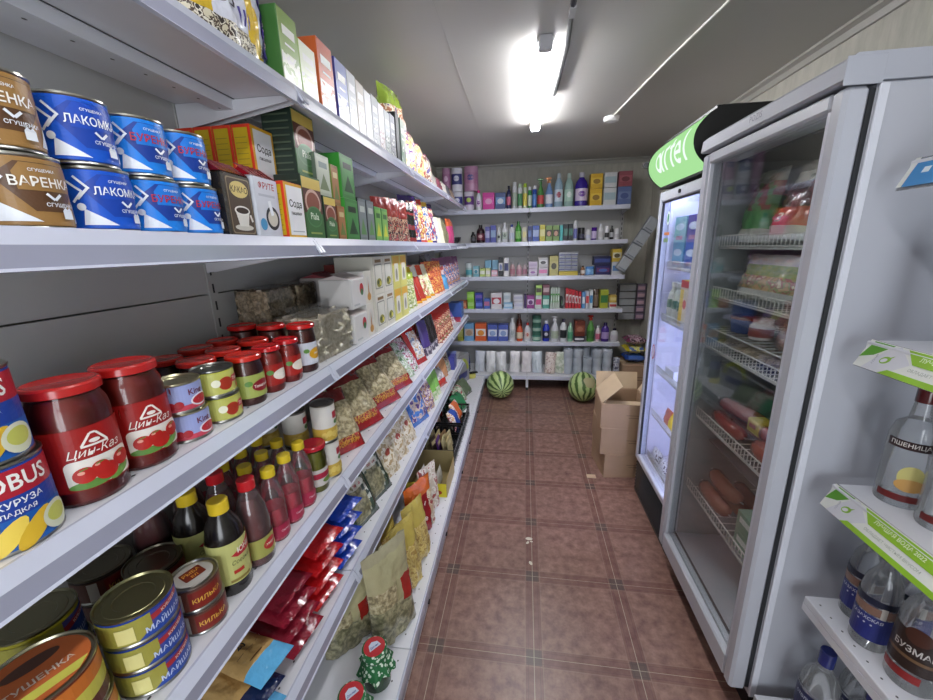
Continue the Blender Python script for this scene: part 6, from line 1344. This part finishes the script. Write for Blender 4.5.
def v4l(m, _):
    r = .045; g = cyl(r+.0008); E = .01; m.decal(rect(-.06, .06, .06, .13), '#1c2450', g, me=E); m.text('СТОЛИЧНАЯ', 0, .11, .011, '#d0d4e0', g, me=.01, wmax=.07); m.decal(rect(-.06, .135, .06, .14), '#8a8c98', g, me=E)
v4 = bottle('vodka_bottle', [(.042, 0), (.045, .006), (.045, .15), (.040, .175), (.019, .205), (.016, .225)], 'glass', '#28347c/p', .045, label=v4l, capr=.0185, n=28)
for x, y in ((.862, .955), (.915, .865), (.965, .955)): rk(v4, 'r5', x, y, 'wide vodka bottle with navy label', 210)
P = carton('gift_box', .09, .06, .22, '#a8acb0', '#b0b4b8', lambda m, f, w, h: (m.decal(rect(-w*.5, h*.3, w*.5, h*.38), '#a83040', f),)); rk(P, 'r2', .89, .865, 'pale grey box with red stripe')

# ================================================================== NEAR fridge contents
INF, IF2 = 'in the near fridge', 'in the far fridge'
def veg_bag(seed, c1, c2, mid, w=.20, h=.20):
    def p(u, v):
        if v > .80: return '#b8beb8/f'
        if v < .16: return '#c4c8c0/f'
        if v < .42: return mid
        return c1 if (u*1.3+v*2) % 1.0 < .5 else c2
    def d(m, f, w, h): m.decal(ell(.02, h*.86, .014, .014), '#3a4a3c', f, me=.02); m.text('3', -.02, h*.3, .03, '#d8dcd4', f, me=.02, wmax=.03, shear=.3)
    return bag('frozen_bag', w, h, .08, p, d, stand=True, seed=seed, wr=.14, nu=12, nv=16)
def inn(P, x, y, z, desc, tilt=-6, rz=180): P.put(x-.055, y, z+.0026, desc, INF, rz=math.radians(rz), tilt=math.radians(tilt))
z = FZ[0]
inn(veg_bag(401, '#4a8a3c/f', '#8a2c28/f', '#4a9a50/f', .17, .25), .90, 1.60, z, 'green and white frozen vegetable bag', -8); inn(veg_bag(402, '#7a1c1c/f', '#5a2420/f', '#b82c28/f', .18, .22), .90, 1.41, z, 'red frozen berry bag', -14); inn(veg_bag(403, '#6a9a3c/f', '#a8b070/f', '#4a9438/f', .20, .27), .90, 1.22, z, 'tall pale green frozen bag', -10)
for i, y in enumerate((1.25, 1.42, 1.60)): inn(veg_bag(405+i, '#5a2420/f', '#6a7a4a/f', '#5a3a34/f', .17, .18), 1.08, y, z, ['dark frozen bag behind the tall green bag', 'dark frozen bag behind the berry bag', 'dark frozen bag behind the vegetable bag'][i], -8)
z = FZ[1]
inn(bag('frozen_bag', .32, .155, .08, lambda u, v: '#c4c8c4/f' if v > .75 or v < .2 else ('#88a848/f' if v > .52 else 'busy:#c89a50,#8a9a40,#a84a30,#d8c890:22'), stand=True, seed=410, wr=.14, nu=14), .90, 1.50, z, 'wide white and green mixed vegetable bag', -12)
inn(bag('frozen_bag', .17, .15, .09, lambda u, v: '#b8bcb8/f' if v > .8 else ('#6a9038/f' if v > .5 else 'busy:#a86a40,#8a9a40,#c8b890:22'), stand=True, seed=411, wr=.14), .90, 1.21, z, 'small green and white vegetable bag', -12)
inn(bag('frozen_bag', .16, .15, .08, lambda u, v: '#6a2428/f', stand=True, seed=412, wr=.14), 1.05, 1.62, z, 'dark red frozen bag', -8)
P = bottle('plastic_tub', [(.055, 0), (.062, .05)], '#2c4a8a/p', '#7a3a20/p', .008, n=20, capr=.062); P.put(.85, 1.56, FZ[2]+.0026, 'blue tub with orange contents', INF)
P = bottle('sauce_cup', [(.035, 0), (.038, .045), (.028, .055)], '#c8c4c0/p', '#b8b4b0/p', .014, n=20, capr=.030, label=bandlabel(.037, .01, .04, '#8a3a34')); P.put(.83, 1.44, FZ[2]+.0026, 'small white sauce cup', INF, rz=PI)
P = bag('meat_pack', .22, .07, .10, lambda u, v: 'busy:#6a3a3a,#4a2a2a,#8a6a60:20', stand=True, seed=414); inn(P, .90, 1.25, FZ[2], 'dark pink meat pack', 0)
for i in range(4): 
    q = bag('flatbread_pack', .14, .26, .035, lambda u, v: 'busy:#a8987c,#c8b89a,#8a7a5c:18', seed=416+i); q.put(.795, 1.20+.14*i, FZ[3]+.024, 'beige flatbread pack', INF, rz=PI, tilt=-PI/2)
for i in range(3):
    q = Proto('plastic_tray', 'tray'); m = MB(); m.box(-.09, .09, -.085, .085, 0, .05, '#3a4044/p', .008); q.part(m, 'tray', smooth=0); m = MB(); m.box(-.08, .08, -.075, .075, .0505, .056, ['#8a8a3a', '#5a6268', '#7a8478'][i]); q.part(m, 'lid', smooth=0); q.put(.96, 1.22+.19*i, 1.0605, ['olive lidded tray', 'slate lidded tray', 'grey green lidded tray'][i], INF)
def sausage(r, L_, c, bend=.15):
    P = Proto('sausage', 'sausage'); m = MB(); n = 14; pts = []
    for i in range(n+1):
        t = -1+2*i/n; e = max(.12, (1-abs(t)**6)**.5) if abs(t) < .98 else .15; pts.append((Vector((bend*L_*(t*t-.5)*.3, t*L_/2, r)), r*e))
    rr = []
    for p, q in pts: b = len(m.v); rr.append(b); m.v += [(p.x+q*math.cos(2*PI*k/12), p.y, p.z+q*math.sin(2*PI*k/12)) for k in range(12)]
    for a, b in zip(rr, rr[1:]):
        for k in range(12): m.f.append((a+k, b+k, b+(k+1) % 12, a+(k+1) % 12)); m.m.append(m.mi(c))
    m.f.append(tuple(rr[0]+k for k in range(12))); m.m.append(m.mi(c)); m.f.append(tuple(rr[-1]+k for k in range(12))[::-1]); m.m.append(m.mi(c))
    P.part(m, 'casing', smooth=60)
    m = MB(); m.bar((pts[0][0].x, -L_/2-.002, r), (pts[0][0].x, -L_/2-.018, r+.004), .003, '#c8c8cc/m'); m.bar((pts[-1][0].x, L_/2+.002, r), (pts[-1][0].x, L_/2+.018, r+.004), .003, '#c8c8cc/m'); P.part(m, 'clips')
    return P
sa, sb_ = sausage(.03, .235, '#8a2018/f'), sausage(.034, .235, '#9a3c24/f')
z = FZ[4]+.001
for i, (x, y) in enumerate(((.825, 1.26), (.825, 1.545), (.905, 1.26), (.905, 1.545), (.985, 1.40))): (sa if i % 2 else sb_).put(x, y, z, 'dark red sausage', INF, rz=.05*(i-2))
for i, (x, y) in enumerate(((.865, 1.26), (.865, 1.545))): sa.put(x, y, z+.056, 'dark red sausage laid across the others', INF, rz=.2)
P = Proto('sausage_label', 'label'); m = MB(); m.box(-.03, .03, -.035, .035, 0, .05, '#c8b030', .004); P.part(m, 'pack', smooth=0); m = MB(); m.decal(rect(-.02, .02, .02, .035), '#a82c20', flat((-.03, 0, 0), (0, -1, 0), (0, 0, 1))); P.part(m, 'printed_label', smooth=0); P.put(.86, 1.40, z+.062, 'yellow pack on top of the sausages', INF)
z = FZ[5]+.001
sc2 = sausage(.032, .22, '#8a4a30/f')
for i, (x, y) in enumerate(((.825, 1.56), (.895, 1.56), (.965, 1.56), (.945, 1.28), (1.02, 1.28), (.86, 1.56))): sc2.put(x, y, z+(.060 if i == 5 else 0), 'brown sausage', INF)
for i in range(2): P = carton('milk_carton', .18, .07, .075, '#7aa08c', '#5a8a70', lambda m, f, w, h: m.decal(rect(-w*.4, h*.5, w*.4, h*.8), '#c8d4cc', f)); P.put(.822, 1.235, z+.0755*i, ['pale green carton lying below', 'pale green carton lying above'][i], INF, rz=PI)

# ================================================================== FAR fridge contents
def in2(P, x, y, z, desc, rz=180, tilt=0): P.put(x-.028, y, z+.0026, desc, IF2, rz=math.radians(rz), tilt=math.radians(tilt))
z = 1.42
for i in range(2):
    for j in range(2):
        c = ['#5a9ac0', '#2c58b8', '#7ab0b8', '#4a3a98'][i+2*j]; P = carton('dairy_pack', .14, .10, .125, c, c, lambda m, f, w, h: (m.decal(ell(0, h*.6, w*.38, h*.14), '#c8d8e8', f), m.decal(rect(-w*.3, h*.1, w*.3, h*.25), '#a86a8a', f)))
        in2(P, .88, [2.03, 2.19][1-i], z+.1255*j, ['pale blue', 'royal blue', 'teal blue', 'violet blue'][i+2*j]+(' dairy pack below', ' dairy pack above')[j])
z = 1.135
bo = bottle('drink_bottle', [(.03, 0), (.033, .006), (.033, .12), (.026, .15), (.015, .17), (.014, .18)], '#c4cabc/p', '#d8dcd8/p', .025, n=18, capr=.019, label=bandlabel(.033, .07, .115, '#2c6a3c', half=.05, me=.015))
for i in range(3): in2(bo, .86, 2.245-.068*i, z, 'white drink bottle with green label')
P = carton('juice_carton', .10, .07, .23, '#d8c028', '#d8d4c8', lambda m, f, w, h: (m.decal(rect(-w*.5, 0, -w*.1, h*.8), '#e0c020', f), m.decal(rect(-w*.5, h*.85, w*.5, h), '#c02838', f), m.decal(ell(w*.1, h*.5, w*.2, h*.1), '#c03028', f))); in2(P, .86, 2.03, z, 'yellow and white juice carton with red top')
P = carton('butter_pack', .12, .07, .05, '#b8bcc8', '#c0c4d0'); in2(P, .875, 2.15, .83, 'small white pack')
P = bag('sausage_pack', .14, .09, .05, lambda u, v: '#d8c030/f' if u > .3 else '#c05a48/f', stand=True, seed=440); in2(P, .86, 2.10, .56, 'red and yellow packet')
for i in range(3):
    q = bag('cheese_pack', .12, .06, .05, lambda u, v: 'busy:#c8ccd4,#e0e4e8,#5a5a68:24', stand=True, seed=442+i); in2(q, .86, 1.97+.13*i, .285, ['white packet nearest the glass edge', 'white packet in the middle', 'white packet farthest along'][i])
# small white wall box on the near fridge side is a price holder clipped to the top rack shelf
# ------------------------------------------------------------------ camera and view
finish_labels()
yw, pt, rl, FPX = -0.139295, -0.257806, -0.025641, 389.3
cyw, syw, cp, sp, c_, s_ = math.cos(yw), math.sin(yw), math.cos(pt), math.sin(pt), math.cos(rl), math.sin(rl)
Fw = Vector((syw*cp, cyw*cp, sp)); rt = Vector((cyw, -syw, 0)); up = rt.cross(Fw)
r2 = rt*c_+up*s_; u2 = up*c_-rt*s_
cam = bpy.data.cameras.new('camera'); co = bpy.data.objects.new('camera', cam); COL.objects.link(co)
co.matrix_world = Matrix(((r2.x, u2.x, -Fw.x, 0), (r2.y, u2.y, -Fw.y, 0), (r2.z, u2.z, -Fw.z, 1.55), (0, 0, 0, 1)))
cam.sensor_width = 36; cam.lens = FPX*36/933; cam.clip_start = .02
SC.camera = co
w = bpy.data.worlds.new('world'); SC.world = w; w.use_nodes = True
w.node_tree.nodes['Background'].inputs[0].default_value = (.5, .52, .55, 1); w.node_tree.nodes['Background'].inputs[1].default_value = .05
SC.view_settings.view_transform = 'Standard'; SC.view_settings.look = 'None'; SC.view_settings.gamma = 1; SC.view_settings.use_curve_mapping = False
SC.view_settings.exposure = 1.2
